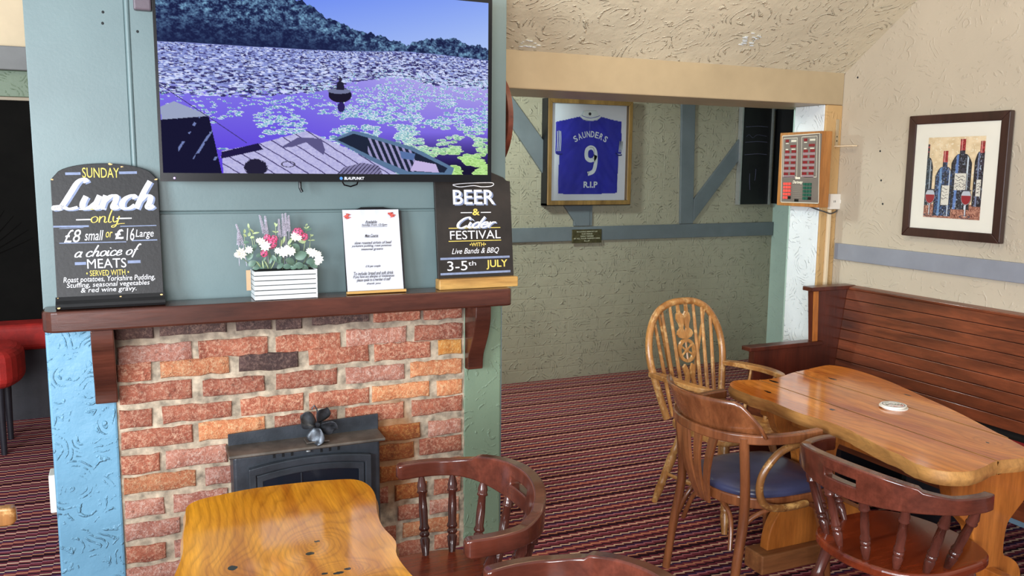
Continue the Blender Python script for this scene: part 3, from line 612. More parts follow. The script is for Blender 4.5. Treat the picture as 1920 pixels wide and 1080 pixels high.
# ---------------------------------------------------------------- television
tv = thing('television', 'large black flat television showing a lake with lily pads, on the chimney wall', 'television', (0.745, 3.38, 1.63))
R_ = rel(tv)
TX0, TX1, TZ0, TZ1 = 0.110, 1.372, 1.625, 2.350
MB().box(TX0+0.01, TX1-0.01, 3.285, 3.335, TZ0+0.005, TZ1-0.005, R_).build('casing', M_PLAST, tv, bevel=0.006)
sx0, sx1, sz0, sz1 = TX0+0.010, TX1-0.016, TZ0+0.030, TZ1-0.014
fr = MB(); yf, yb = 3.272, 3.290
fr.box(TX0, TX1, yf, yb, TZ0, sz0, R_); fr.box(TX0, TX1, yf, yb, sz1, TZ1, R_); fr.box(TX0, sx0, yf, yb, sz0, sz1, R_); fr.box(sx1, TX1, yf, yb, sz0, sz1, R_)
fr.build('bezel', M_PLAST, tv)
def tvpic(U, V):
    x = 55+U*1740; y0 = -75+95*U; y = y0+V*(925-y0)
    def it(pts): return np.interp(x, [p[0] for p in pts], [p[1] for p in pts])
    top = it([(40, -60), (250, -40), (330, 20), (420, 45), (560, 30), (600, 0), (700, 25), (800, 60), (870, 115), (930, 135), (1050, 180), (1200, 210), (1310, 250), (1400, 218), (1550, 205), (1700, 235), (1800, 255)])+18*(vnoise(x/26, y*0, 1)-0.5)+10*(vnoise(x/9, y*0, 2)-0.5)
    bot = it([(40, 262), (500, 276), (950, 288), (1300, 280), (1500, 292), (1800, 318)])
    n1 = vnoise(x/22, y/16, 3); n2 = vnoise(x/8, y/6, 4); n3 = vnoise(x/3.5, y/3, 5)
    c = np.zeros(U.shape+(3,))
    def setc(mask, col, a=1.0):
        mask = (mask*a)[..., None] if mask.dtype != bool else mask[..., None]*a
        c[:] = c*(1-mask)+np.array(col)*mask if not isinstance(col, np.ndarray) else c*(1-mask)+col*mask
    s = np.clip((x-300)/1500, 0, 1)*0.5+np.clip(y/260, 0, 1)*0.5
    sky = np.stack([96+70*s, 128+62*s, 236+4*s], -1); c[:] = sky
    lum = np.clip(0.25+0.9*(n1-0.45)+0.7*(n2-0.5)+0.5*(n3-0.5), 0, 1); dk = np.clip((y-top)/np.maximum(bot-top, 1), 0, 1); lum *= np.clip(1.5-1.35*dk*np.clip((1500-x)/600, 0.35, 1), 0.05, 1)
    tree = np.stack([18+110*lum, 26+150*lum, 66+140*lum], -1); c[:] = np.where(((y > top) & (y <= bot))[..., None], tree, c)
    # water: crowded dashes far away, open purple water with lily pads near
    dy = np.clip((y-bot)/(925-bot), 0, 1); pu = np.clip((x-700)/700, 0, 1)
    base = np.stack([84+60*(1-dy)+50*pu*(1-dy), 56+84*(1-dy)+50*pu*(1-dy), 214+16*(1-dy)], -1)
    dark = np.clip((y-700)/200, 0, 1)*np.clip((x-1000)/400, 0, 1); base = base*(1-0.78*dark[..., None])
    edge = it([(40, 455), (500, 470), (850, 430), (1000, 380), (1250, 345), (1500, 390), (1800, 400)])
    t = np.clip((y-edge)/70, 0, 1)[..., None]; far = np.stack([132+0*x, 144+0*x, 206+0*x], -1); water = far*(1-t)+base*t
    c[:] = np.where((y > bot)[..., None], water, c)
    ny_, nx_ = U.shape; r = np.random.default_rng(5)
    def ell(cx, cy, rx, ry, col, rimc=None):
        i0 = max(0, int((cx-rx-55)/1740*(nx_-1))); i1 = min(nx_, int((cx+rx-55)/1740*(nx_-1))+2)
        if i1 <= i0: return
        q = -75+95*(cx-55)/1740; j0 = max(0, int((cy-ry-q)/(925-q)*(ny_-1))); j1 = min(ny_, int((cy+ry-q)/(925-q)*(ny_-1))+2)
        if j1 <= j0: return
        e = ((x[j0:j1, i0:i1]-cx)/rx)**2+((y[j0:j1, i0:i1]-cy)/ry)**2; s = c[j0:j1, i0:i1]
        if rimc is not None: s[e < 1] = rimc; s[e < 0.62] = col
        else: s[e < 1] = col
    b1_ = lambda X_: float(np.interp(X_, [40, 500, 950, 1300, 1500, 1800], [262, 276, 288, 280, 292, 318]))
    e1_ = lambda X_: float(np.interp(X_, [40, 500, 850, 1000, 1250, 1500, 1800], [455, 470, 430, 380, 345, 390, 400]))
    rows_ = sorted(r.uniform(0, 1, 5200)**1.3)
    for v_ in rows_:
        X_ = r.uniform(50, 1800); lo, hi = b1_(X_), e1_(X_)+60; Y_ = lo+4+(hi-lo)*v_; s = 0.35+0.65*v_
        ell(X_, Y_, r.uniform(8, 24)*s, r.uniform(1.6, 4.2)*s+0.8, [(44, 40, 92), (206, 214, 246), (74, 72, 132), (176, 190, 232)][int(r.integers(0, 4))])
    for v_ in sorted(r.uniform(0, 1, 4200)):
        X_ = r.uniform(50, 1800); lo = e1_(X_)+20; Y_ = lo+(930-lo)*v_; s = 0.3+1.1*v_
        if r.uniform() > 0.25+0.75*np.clip((X_-250)/900, 0, 1) or (X_ < 900 and Y_ > 720 and r.uniform() < 0.9): continue
        if vnoise(np.array([X_/120.0]), np.array([Y_/50.0]), 9)[0] < 0.30+0.10*v_: continue
        gl = np.clip((X_-1100)/500, 0, 1)*np.clip((Y_-650)/200, 0, 1); k_ = r.uniform(-18, 18)
        ell(X_, Y_, r.uniform(14, 28)*s, r.uniform(4.0, 8)*s, (118+k_+40*gl, 170+k_+36*gl, 196+k_-76*gl), (222-30*gl, 232, 244-90*gl))
    P = lambda *q: inpoly(x, y, q)
    # boat with a figure
    c[((x-945)/62)**2+((y-512)/40)**2 < 1] = (22, 18, 40); c[(((x-940)/62)**2+((y-492)/14)**2 < 1)] = (110, 116, 150); c[P((925, 485), (930, 450), (945, 438), (965, 450), (970, 485))] = (28, 26, 50); c[((x-948)/9)**2+((y-432)/11)**2 < 1] = (40, 36, 60)
    c[((x-950)/20)**2+((y-575)/26)**2 < 1] = (40, 28, 90)
    # deck and jetty
    pl = (np.abs(np.mod((x-760)*0.50-(y-700)*0.80+n1*3, 44)-2) < 3.0); dk_ = np.stack([168+24*n2, 166+24*n2, 214+14*n2], -1); dk_[pl] = (70, 62, 110)
    m = P((340, 940), (335, 810), (520, 770), (765, 700), (1000, 800), (1290, 940)); c[:] = np.where(m[..., None], dk_, c)
    c[P((330, 850), (335, 815), (515, 768), (540, 800))] = (26, 18, 66)
    c[P((625, 790), (720, 735), (840, 740), (860, 800), (850, 825), (800, 790), (760, 760), (690, 785))] = (88, 84, 130)
    c[((x-500)/58)**2+((y-895)/46)**2 < 1+0.5*(n3-0.5)] = (30, 26, 52)
    rr = ((x-665)/38)**2+((y-876)/16)**2; c[(rr < 1) & (rr > 0.6)] = (70, 66, 90)
    c[P((905, 940), (960, 890), (1060, 865), (1150, 880), (1180, 940))] = (128, 124, 164); c[P((905, 940), (960, 890), (1060, 865), (1150, 880), (1180, 940)) & (np.mod(x+y, 22) < 7)] = (44, 40, 70)
    hull = P((898, 742), (1010, 697), (1060, 705), (1350, 780), (1590, 890), (1570, 940), (1290, 935), (1100, 850)); c[hull] = (88, 116, 150)
    inn = P((925, 745), (1015, 712), (1330, 795), (1550, 890), (1530, 915), (1320, 910), (1120, 835)); c[inn] = (26, 34, 56)
    c[inn & (np.mod(x*0.9-y*0.4, 30) < 13) & (x > 1090) & (x < 1360)] = (150, 146, 190); c[P((1360, 850), (1480, 870), (1500, 915), (1330, 905))] = (190, 176, 220); c[P((1270, 800), (1360, 815), (1350, 850), (1280, 840))] = (84, 110, 160)
    # awning and post on the left
    c[P((55, 590), (120, 560), (285, 632), (280, 640), (60, 660))] = (150, 160, 190)
    aw = P((50, 655), (280, 632), (335, 940), (50, 940)); c[aw] = (14, 12, 46); c[aw & (np.abs(np.mod(x*0.9+y*0.55, 90)-20) < 6) & (x > 130) & (y < 870) & (n1 > 0.45)] = (110, 124, 176)
    ln = np.abs(y-(480+(x-60)*0.72)) < 2.5; c[ln & (x > 60) & (x < 460)] = (60, 50, 110)
    return c
M_SCR = attr_mat('lit_screen', 0.85, 0.05); M_SCR.node_tree.nodes['Principled BSDF'].inputs['Specular IOR Level'].default_value = 0.08; M_SCR.node_tree.nodes['Principled BSDF'].inputs['Base Color'].default_value = (0.001, 0.001, 0.001, 1)
SM = Matrix.Translation(Vector((sx0, 3.2735, sz0))-tv.location) @ Matrix(((1, 0, 0, 0), (0, 0, -1, 0), (0, 1, 0, 0), (0, 0, 0, 1)))
picture('screen', sx1-sx0, sz1-sz0, 640, 366, tvpic, SM, M_SCR, tv)
TM = Matrix.Translation(Vector((TX0, 3.2718, TZ0))-tv.location) @ Matrix(((1, 0, 0, 0), (0, 0, -1, 0), (0, 1, 0, 0), (0, 0, 0, 1)))
M_LOGO = plain('silver_print', rgb(220, 222, 230), 0.4, 0.02, bmp=0)
text_mesh('BLAUPUNKT', (0.652, 0.730, 0.008, 0.019), TM, M_LOGO, parent=tv, shear=0.15, bold=0.02)
M_LOGB = plain('blue_print', rgb(70, 130, 200), 0.4, 0.02, bmp=0)
MB().prism([(0.640+0.006*math.cos(k*PI/6), 0.0135+0.006*math.sin(k*PI/6)) for k in range(12)], 0.0003, 0.0008, 'z', TM).build('logo_dot', M_LOGB, tv)
m, nt, b = newmat('standby_light'); b.inputs['Emission Color'].default_value = (0.35, 0.1, 1, 1); b.inputs['Emission Strength'].default_value = 3
MB().ball((0, 0, 0), 0.0035).build('standby_light', m, tv).location = W(tv, TX0+0.046, 3.271, TZ0+0.012)
brk = MB(); brk.tube([W(tv, *p) for p in [(0.606, 3.34, 1.66), (0.606, 3.335, 1.60), (0.612, 3.33, 1.585)]], 0.006, 8); brk.build('bracket_strap', M_PLAST, tv)
MB().box(0.60, 0.88, 3.335, 3.385, 1.85, 2.15, R_).build('wall_bracket', M_PLAST, tv)
MB().tube([W(tv, *p) for p in [(0.76, 3.33, 1.64), (0.775, 3.33, 1.612), (0.80, 3.33, 1.606), (0.825, 3.33, 1.614), (0.835, 3.33, 1.64)]], 0.003, 6).build('cable', M_PLAST, tv, smooth=True)
bx = thing('wall_box', 'small grey brown plastic box on the wall above left of the television', 'box', (0.08, 3.396, 2.22))
MB().box(-0.028, 0.030, -0.035, 0.0, 0.0, 0.10).build('cover', plain('grey_brown_plastic', rgb(96, 84, 92), 0.4, 0.05), bx, bevel=0.006)
MB().box(0.031, 0.044, -0.02, 0.0, 0.015, 0.10).build('flap', M_PLAST, bx)

# ---------------------------------------------------------------- chalkboards
def lean(x0, w, zb, h, ybot, ytop):
    """matrix whose u,v plane is the board face: u right, v up the leaning face, lift towards the room"""
    v = Vector((0, ytop-ybot, h)).normalized(); u = Vector((1, 0, 0)); n = Vector((0, -v.z, v.y))
    return Matrix(((u.x, v.x, n.x, x0), (u.y, v.y, n.y, ybot), (u.z, v.z, n.z, zb), (0, 0, 0, 1)))
b1 = thing('chalkboard', 'black arched chalkboard advertising Sunday lunch, left end of the mantel', 'chalkboard', (-0.065, 3.32, 1.1826))
M1 = rel(b1) @ lean(-0.238, 0.345, 1.1830, 0.5, 3.300, 3.360)
w1, hs, ht = 0.342, 0.455, 0.507
arc = [(0, 0.0), (w1, 0.0), (w1, hs-0.006)]+[(w1*0.975, hs+0.004)]+[(w1/2+w1*0.455*math.cos(a), hs+0.008+(ht-hs-0.008)*math.sin(a)) for a in np.linspace(0.12, PI-0.12, 15)]+[(w1*0.025, hs+0.004), (0, hs-0.006)]
MB().prism(arc, -0.018, 0, 'z', M1).build('board', M_CHALK, b1, bevel=0.0015)
tr = MB(); prf = [(0, -0.002), (0, 0.020), (0.008, 0.026), (0.018, 0.022), (0.030, 0.010), (0.043, 0.004), (0.043, -0.002)]
tr.prism([(d, v) for v, d in prf], -0.004, w1+0.004, 'x', M1 @ Matrix(((1, 0, 0, 0), (0, 0, 1, 0), (0, 1, 0, 0), (0, 0, 0, 1)))); tr.build('ledge', M_CHALK, b1)
chip = plain('bare_wood_chip', rgb(214, 178, 120), 0.7, 0.1)
cm = MB()
for (u, v, s) in [(0.004, hs-0.006, 0.012), (w1-0.006, hs-0.004, 0.014), (0.006, 0.006, 0.013), (w1-0.008, 0.036, 0.012), (w1*0.55, ht-0.003, 0.016), (0.20, 0.036, 0.009), (w1*0.66, ht-0.012, 0.010), (0.004, 0.04, 0.006)]:
    s *= 0.62; q = [(u+s*random.uniform(0.4, 1)*math.cos(a), v+s*0.5*random.uniform(0.4, 1)*math.sin(a)) for a in np.linspace(0, 2*PI, 8)[:-1]]
    lf = 0.0265 if v < 0.03 else 0.019 if v < 0.05 else 0.0004
    MB().add([M1 @ Vector((min(max(a, 0.001), w1-0.001), c, lf)) for a, c in q], [tuple(range(7))]).build('chipped_patch', chip, b1)
# face coordinates measured on the photograph's crop, rectified to the board
def rect(corn, ww, hh):
    (ax, ay), (bx_, by), (cx_, cy_), (dx_, dy_) = corn   # TL TR BL BR
    A = []; B = []
    for (x, y), (u, v) in zip(corn, [(0, hh), (ww, hh), (0, 0), (ww, 0)]):
        A += [[x, y, 1, 0, 0, 0, -u*x, -u*y], [0, 0, 0, x, y, 1, -v*x, -v*y]]; B += [u, v]
    h = np.linalg.solve(np.array(A, float), np.array(B, float))
    return lambda x, y: ((h[0]*x+h[1]*y+h[2])/(h[6]*x+h[7]*y+1), (h[3]*x+h[4]*y+h[5])/(h[6]*x+h[7]*y+1))
F1 = rect([(27, 125), (782, 140), (72, 1050), (812, 995)], w1, hs)
def bx4(F, x0, x1, y0, y1):
    u0, _ = F(x0, (y0+y1)/2); u1, _ = F(x1, (y0+y1)/2); _, va = F((x0+x1)/2, y0); _, vb = F((x0+x1)/2, y1); return (u0, u1, vb, va)
T = lambda s, x0, x1, y0, y1, m, B=b1, F=F1, MM=M1, **k: text_mesh(s, bx4(F, x0, x1, y0, y1), MM, m, parent=B, **k)
T('SUNDAY', 257, 516, 60, 130, M_CHYEL, bold=0.0)
for dx, dy, m, lf in ((0.006, -0.004, M_CHBLU, 0.0004), (0, 0, M_CHWHITE, 0.0009)):
    script_text('Lunch', bx4(F1, 55, 750, 140, 345), M1, m, b1, wd=0.34, shear=0.30, lift=lf, dx=dx, dy=dy)
script_text('only', bx4(F1, 318, 550, 355, 475), M1, M_CHYEL, b1, wd=0.16, shear=0.15)
T('\u00a38', 120, 245, 490, 580, M_CHWHITE, shear=0.3); T('small', 268, 403, 495, 565, M_CHWHITE, shear=0.3)
T('or', 418, 466, 505, 545, M_CHYEL, shear=0.3); T('\u00a3', 482, 543, 488, 556, M_CHWHITE, bold=0.03); T('16', 560, 615, 480, 565, M_CHWHITE, shear=0.2); T('Large', 625, 748, 490, 555, M_CHWHITE, shear=0.2)
script_text('a choice of', bx4(F1, 200, 662, 595, 688), M1, M_CHWHITE, b1, wd=0.24, shear=0.35, slope=0.02)
T('MEATS', 285, 558, 690, 755, M_CHWHITE); T('\u2022 SERVED WITH \u2022', 278, 576, 768, 806, M_CHYEL)
T('Roast potatoes, Yorkshire Pudding,', 115, 753, 808, 855, M_CHWHITE, shear=0.15, slope=-0.0); T('Stuffing, seasonal vegetables', 138, 716, 848, 890, M_CHWHITE, shear=0.15); T('& red wine gravy.', 238, 626, 884, 926, M_CHWHITE, shear=0.15)
def L(F, MM, B, x0, y0, x1, y1, t, m): a = F(x0, y0); c = F(x1, y1); strip(a[0], a[1], c[0], c[1], t, MM, m, B)
for a in [(135, 98, 245, 98, 0.009, M_CHBLU), (516, 98, 640, 98, 0.009, M_CHBLU), (210, 422, 312, 420, 0.004, M_CHWHITE), (495, 414, 600, 412, 0.004, M_CHWHITE), (90, 483, 262, 476, 0.002, M_CHBLU), (520, 468, 768, 462, 0.003, M_CHBLU), (88, 586, 560, 574, 0.003, M_CHBLU), (600, 566, 772, 560, 0.004, M_CHBLU), (198, 728, 278, 724, 0.010, M_CHBLU), (568, 712, 656, 708, 0.010, M_CHBLU), (45, 470, 300, 466, 0.006, M_CHBLU)]: L(F1, M1, b1, *a)
for k in range(9): L(F1, M1, b1, 75+k*78, 352-k, 112+k*78, 352-k, 0.003, M_CHYEL if k % 2 else M_CHWHITE)

b2 = thing('chalkboard', 'brown black chalkboard advertising a beer and cider festival, right end of the mantel', 'chalkboard', (1.33, 3.33, 1.1826))
M2 = rel(b2) @ lean(1.160, 0.345, 1.2250, 0.44, 3.325, 3.378)
w2, h2 = 0.342, 0.405
arc2 = [(0, 0), (w2, 0), (w2, h2), (w2-0.018, h2+0.004), (w2-0.03, h2+0.016), (w2-0.09, h2+0.040), (w2/2, h2+0.052), (0.09, h2+0.040), (0.03, h2+0.016), (0.018, h2+0.004), (0, h2)]
MB().prism(arc2, -0.016, 0, 'z', M2).build('board', M_CHALK2, b2, bevel=0.0015)
MB().box(1.153, 1.508, 3.292, 3.345, 1.183, 1.226, rel(b2)).build('ledge', M_GOLD, b2, bevel=0.004, label='bare golden wooden ledge')
F2 = rect([(50, 70), (680, 75), (60, 892), (685, 882)], w2, h2)
K2 = dict(B=b2, F=F2, MM=M2)
for dx, dy, m, lf in ((0.007, -0.005, M_CHBLU, 0.0004), (0, 0, M_CHWHITE, 0.0009)):
    u0, u1, v0, v1 = bx4(F2, 198, 545, 145, 268)
    text_mesh('BEER', (u0+dx, u1+dx, v0+dy, v1+dy), M2, m, parent=b2, bold=0.012, lift=lf)
T('&', 355, 416, 305, 362, M_CHYEL, bold=0.02, **K2)
for dx, dy, m, lf in ((0.005, -0.004, M_CHBLU, 0.0004), (0, 0, M_CHWHITE, 0.0009)):
    script_text('Cider', bx4(F2, 232, 550, 375, 465), M2, m, b2, wd=0.28, shear=0.35, lift=lf, dx=dx, dy=dy)
T('FESTIVAL', 165, 585, 490, 562, M_CHWHITE, **K2); T('\u2022WITH\u2022', 325, 460, 592, 625, M_CHYEL, bold=0.01, **K2); T('Live Bands & BBQ', 175, 567, 637, 692, M_CHWHITE, shear=0.35, **K2)
T('3-5', 135, 300, 745, 825, M_CHWHITE, **K2); T('th', 308, 372, 748, 785, M_CHWHITE, **K2); T('JULY', 458, 635, 742, 822, M_CHYEL, bold=0.015, **K2)
for a in [(258, 338, 352, 338, 0.0035, M_CHWHITE), (425, 338, 510, 338, 0.0035, M_CHWHITE), (155, 468, 585, 468, 0.003, M_CHYEL), (152, 578, 588, 576, 0.003, M_CHYEL), (80, 724, 655, 718, 0.009, M_CHBLU), (78, 852, 658, 842, 0.009, M_CHBLU)]: L(F2, M2, b2, *a)
sw = MB(); ribbon(sw, [F2(x, y) for x, y in [(200, 105), (260, 120), (370, 110), (440, 120), (520, 115), (540, 95), (500, 85), (300, 90), (200, 100)]], 0.003, M2); sw.build('painted_swash', M_CHWHITE, b2)

# menu on a small display board
mn = thing('menu_board', 'white printed menu sheet clipped on a small wooden stand, middle of the mantel', 'menu', (0.89, 3.33, 1.1826))
M3 = rel(mn) @ lean(0.772, 0.24, 1.1835, 0.34, 3.305, 3.360)
MB().box(0.0, 0.240, 0.0, 0.330, -0.008, -0.0005, M3).build('backing', M_CHALK, mn)
MB().box(-0.001, 0.240, 0.0, 0.011, -0.008, 0.016, M3).build('ledge', M_GOLD, mn, bevel=0.002)
pg = MB(); nx_, ny_ = 24, 34
for j in range(ny_+1):
    for i in range(nx_+1):
        u, v = 0.003+0.229*i/nx_, 0.012+0.322*j/ny_; z = 0.0012+0.0022*max(0, noise.noise(Vector((u*22, v*9, 3))))+0.0015*noise.noise(Vector((u*50, v*25, 9)))*(j > 22)
        pg.v.append(M3 @ Vector((u-0.004*(j/ny_), v, z+0.0012)))
pg.f = [(j*(nx_+1)+i, j*(nx_+1)+i+1, (j+1)*(nx_+1)+i+1, (j+1)*(nx_+1)+i) for j in range(ny_) for i in range(nx_)]
pg.build('paper', M_PAPER, mn, smooth=True, ang=180)
MB().prism([(0.05, 0.334), (0.075, 0.344), (0.165, 0.344), (0.205, 0.334)], -0.008, 0.004, 'z', M3).build('clip', M_PLAST, mn)
for s, x0, x1, y0, y1, sh in [('Available', 325, 462, 178, 208, .3), ('Sunday from 12-5pm', 285, 580, 215, 245, .3), ('Main Course', 320, 475, 330, 362, .3), ('slow roasted sirloin of beef', 195, 632, 408, 440, .3), ('yorkshire pudding, roast potatoes', 160, 628, 445, 478, .3), ('seasonal greens', 270, 530, 482, 516, .3), ('\u00a316 per couple', 320, 495, 672, 706, .3),
    ('To include: bread and soft drink', 180, 645, 745, 785, .3), ('If you have any allergies or intolerances', 172, 655, 785, 824, .3), ('please speak to a member of staff', 212, 612, 820, 864, .3), ('thank you', 330, 496, 868, 898, .3)]:
    F3 = rect([(66, 60), (728, 62), (98, 1005), (765, 975)], 0.232, 0.333)
    text_mesh(s, bx4(F3, x0, x1, y0, y1), M3, M_INK, parent=mn, shear=sh, bold=0.012, lift=0.0062)
for x0, x1, y in [(285, 580, 248), (325, 462, 212), (320, 475, 364)]:
    a = F3(x0, y); c = F3(x1, y); strip(a[0], a[1], c[0], c[1], 0.0012, M3, M_INK, mn, 0.0062)
M_ROSE = plain('printed_rose', rgb(200, 84, 74), 0.6, 0.4, 120, bmp=0)
for (x, y) in [(115, 125), (640, 118)]:
    u, v = F3(x, y); rm = MB()
    for k in range(6): rm.prism([(u+random.uniform(-0.012, 0.012)+0.007*math.cos(a), v+random.uniform(-0.001, 0.001)+(k-3)*0.003+0.004*math.sin(a)) for a in np.linspace(0, 2*PI, 8)[:-1]], 0.0058, 0.0062+k*0.0001, 'z', M3)
    rm.build('printed_rose', M_ROSE, mn)

# ---------------------------------------------------------------- flower planter
fp = thing('flower_planter', 'white slatted wooden planter of artificial pink and white flowers on the mantel', 'flowers', (0.53, 3.33, 1.1826))
def fl(x, y): # photograph pixel in the crop of the planter -> world x,z on the flower plane
    return None
px0, px1, py0, py1, pz = 0.418, 0.650, 3.270, 3.372, 0.112
MB().box(px0+0.003, px1-0.003, py0+0.003, py1-0.003, 1.184, 1.290, rel(fp)).build('box', M_BLACKGAP, fp)
for k in range(6):
    z0 = 1.1835+k*0.0184; s = MB().box(px0, px1, py0-0.001, py0+0.004, z0+0.0008, z0+0.0164, rel(fp)); s.build('slat', M_PLANTER, fp, bevel=0.0012)
    MB().box(px0-0.001, px0+0.004, py0, py1, z0+0.0008, z0+0.0164, rel(fp)).build('slat', M_PLANTER, fp, bevel=0.001)
MB().box(px0-0.022, px0-0.006, 3.33, 3.332, 1.215, 1.292, rel(fp)).build('card_tag', M_JUTE, fp)
MB().box(px1-0.004, px1+0.001, py0, py1, 1.184, 1.2938, rel(fp)).build('slat', M_PLANTER, fp)
def G(cx, cy, y=3.32):  # crop px (6x of 440,390) -> local coords; scale about 2.08 mm per photo pixel
    x = 0.418+((440+cx/6)-480)*0.002068; z = 1.1835+(565-(390+cy/6)-((440+cx/6)-480)*0.07)*0.00199
    return Vector((x, y, z))-fp.location
def leafmesh(c, d, n, L_, w_):
    d = d.normalized(); s = d.cross(n).normalized(); nn = s.cross(d); pts = []
    for i in range(7):
        t = i/6; ww = w_*math.sin(PI*min(1, t*0.95+0.05))**0.7 if t < 1 else 0
        pts.append((c+d*L_*t-nn*L_*0.25*t*t, ww))
    vs = []; 
    for p_, ww in pts: vs += [p_-s*ww/2+nn*ww*0.15, p_, p_+s*ww/2+nn*ww*0.15]
    fs = []
    for i in range(6): fs += [(3*i, 3*i+1, 3*i+4, 3*i+3), (3*i+1, 3*i+2, 3*i+5, 3*i+4)]
    return vs, fs
def leaf(cx, cy, ang, L_=0.035, w_=0.024, mat=None, y=3.31):
    a = math.radians(ang); vs, fs = leafmesh(G(cx, cy, y), Vector((math.cos(a), -0.25+random.uniform(-.2, .2), math.sin(a))), Vector((random.uniform(-.4, .4), -1, 0.45+random.uniform(-.3, .3))), L_, w_)
    MB().add(vs, fs).build('leaf', mat or M_LEAF, fp, smooth=True, ang=180)
def stem(*p, r=0.0013, m=None):
    MB().tube(catmull([G(*q) if len(q) == 3 else G(*q) for q in p], 4), r, 5).build('stem', m or M_STEM, fp, smooth=True)
for (x, y, xb, yb) in [(100, 560, 250, 700), (300, 390, 380, 700), (400, 420, 410, 700), (700, 290, 600, 700), (560, 470, 560, 700), (860, 480, 740, 700), (940, 570, 780, 700), (740, 400, 690, 700), (420, 470, 430, 700), (360, 530, 400, 700)]: stem((xb, yb), ((x+xb)/2+15, (y+yb)/2), (x, y))
# big round leaves
for a in [(670, 410, -40, .036, .03), (640, 500, 10, .034, .026), (590, 590, -20, .044, .034), (700, 560, 25, .046, .036), (690, 660, 10, .036, .028), (560, 670, 5, .036, .022), (200, 670, 40, .032, .024), (250, 640, -10, .030, .022), (170, 560, 20, .028, .018), (240, 500, 60, .030, .018), (150, 410, 10, .022, .014), (280, 560, 20, .028, .018), (480, 560, -50, .036, .018), (450, 540, -60, .03, .016), (820, 610, 10, .036, .024), (760, 660, -15, .03, .022), (300, 680, 10, .03, .018), (800, 230, 10, .03, .02), (830, 510, 10, .03, .012), (860, 640, -10, .03, .02), (340, 620, 60, .03, .012), (420, 640, 70, .03, .010), (640, 680, 15, .03, .02), (240, 700, 20, .028, .02), (190, 600, 50, .03, .016), (520, 620, 80, .034, .016), (770, 560, 60, .03, .022), (500, 690, 40, .03, .018)]: leaf(a[0], a[1], a[2], a[3], a[4])
for a in [(250, 300, 15, .024, .007), (260, 290, 130, .022, .009), (210, 240, 100, .018, .008), (490, 210, 60, .014, .008), (500, 280, 150, .018, .006), (500, 270, 20, .008, .006), (500, 200, 120, .014, .008), (830, 210, 45, .012, .006), (830, 220, 140, .014, .006), (830, 180, 90, .008, .005), (870, 300, 30, .012, .007), (880, 300, 120, .010, .006), (870, 350, 170, .012, .005), (870, 350, 10, .016, .006), (760, 380, 30, .022, .018), (760, 380, 110, .02, .015), (560, 400, 70, .03, .01), (620, 410, 60, .03, .012), (200, 330, 60, .016, .012), (180, 340, 130, .016, .010), (220, 350, 20, .016, .010), (160, 300, 80, .016, .010), (600, 480, 60, .03, .012), (540, 440, 80, .03, .008), (320, 680, 120, .03, .005), (350, 690, 100, .03, .005), (430, 690, 60, .035, .004), (400, 690, 110, .035, .004)]: leaf(a[0], a[1], a[2], a[3], a[4], M_LEAF2, 3.30)
for p_ in [((250, 540), (250, 400), (210, 230)), ((490, 560), (500, 350), (500, 180)), ((850, 560), (870, 400), (880, 290)), ((800, 480), (825, 300), (828, 170)), ((280, 480), (255, 300), (215, 220)), ((180, 520), (170, 400), (165, 310))]: stem(*p_, r=0.001, m=M_LEAF2)
# lavender sprigs
for (x0, y0, x1, y1) in [(340, 90, 385, 300), (398, 95, 412, 300), (545, 120, 548, 330), (585, 60, 592, 320), (618, 50, 622, 260), (652, 75, 650, 260), (90, 205, 160, 440), (110, 300, 110, 440), (600, 200, 610, 320)]:
    mb = MB(); a, c = G(x1, y1, 3.335), G(x0, y0, 3.335); nb = 22
    mb.tube([G(x1+(x1-x0)*0.4, 680, 3.335), a, c], 0.0012, 5)
    for k in range(nb):
        t = k/nb; p_ = a.lerp(c, t); r = 0.0056*(1-0.5*t)
        for q in range(4):
            an = q*PI/2+k*0.8; mb.ball(p_+Vector((math.cos(an)*r, math.sin(an)*r, random.uniform(-.001, .001))), 0.0022*(1-0.3*t), seg=5, rings=4)
    mb.build('lavender_sprig', M_LAV, fp, smooth=True)
def blossom(name, cx, cy, R_b, mat, petals, pr, y=3.30):
    mb = MB(); c = G(cx, cy, y)
    for k in range(petals):
        g = (k+0.5)/petals; th = math.acos(1-1.5*g); ph = k*2.399; n = Vector((math.sin(th)*math.cos(ph), -math.cos(th), math.sin(th)*math.sin(ph)))
        p_ = c+n*R_b*Vector((1, 1, 1)).x*0.9; u = n.orthogonal().normalized(); v = n.cross(u)
        for q in range(4):
            a = q*PI/2+k; d = u*math.cos(a)+v*math.sin(a); e = n.cross(d)
            mb.add([p_, p_+d*pr*0.6+e*pr*0.42+n*pr*0.2, p_+d*pr*1.1+n*pr*0.35, p_+d*pr*0.6-e*pr*0.42+n*pr*0.2], [(0, 1, 2, 3)])
    mb.build(name, mat, fp)
blossom('pink_blossom', 440, 400, 0.021, M_PETP, 34, 0.0065); blossom('pink_blossom', 400, 340, 0.012, M_PETP, 16, 0.006); blossom('pink_blossom', 470, 350, 0.013, M_PETP, 16, 0.006)
blossom('pink_blossom', 730, 270, 0.020, M_PETP, 30, 0.0065); blossom('pink_blossom', 800, 310, 0.013, M_PETP, 18, 0.006); blossom('pink_blossom', 362, 520, 0.012, M_PETP, 16, 0.006)
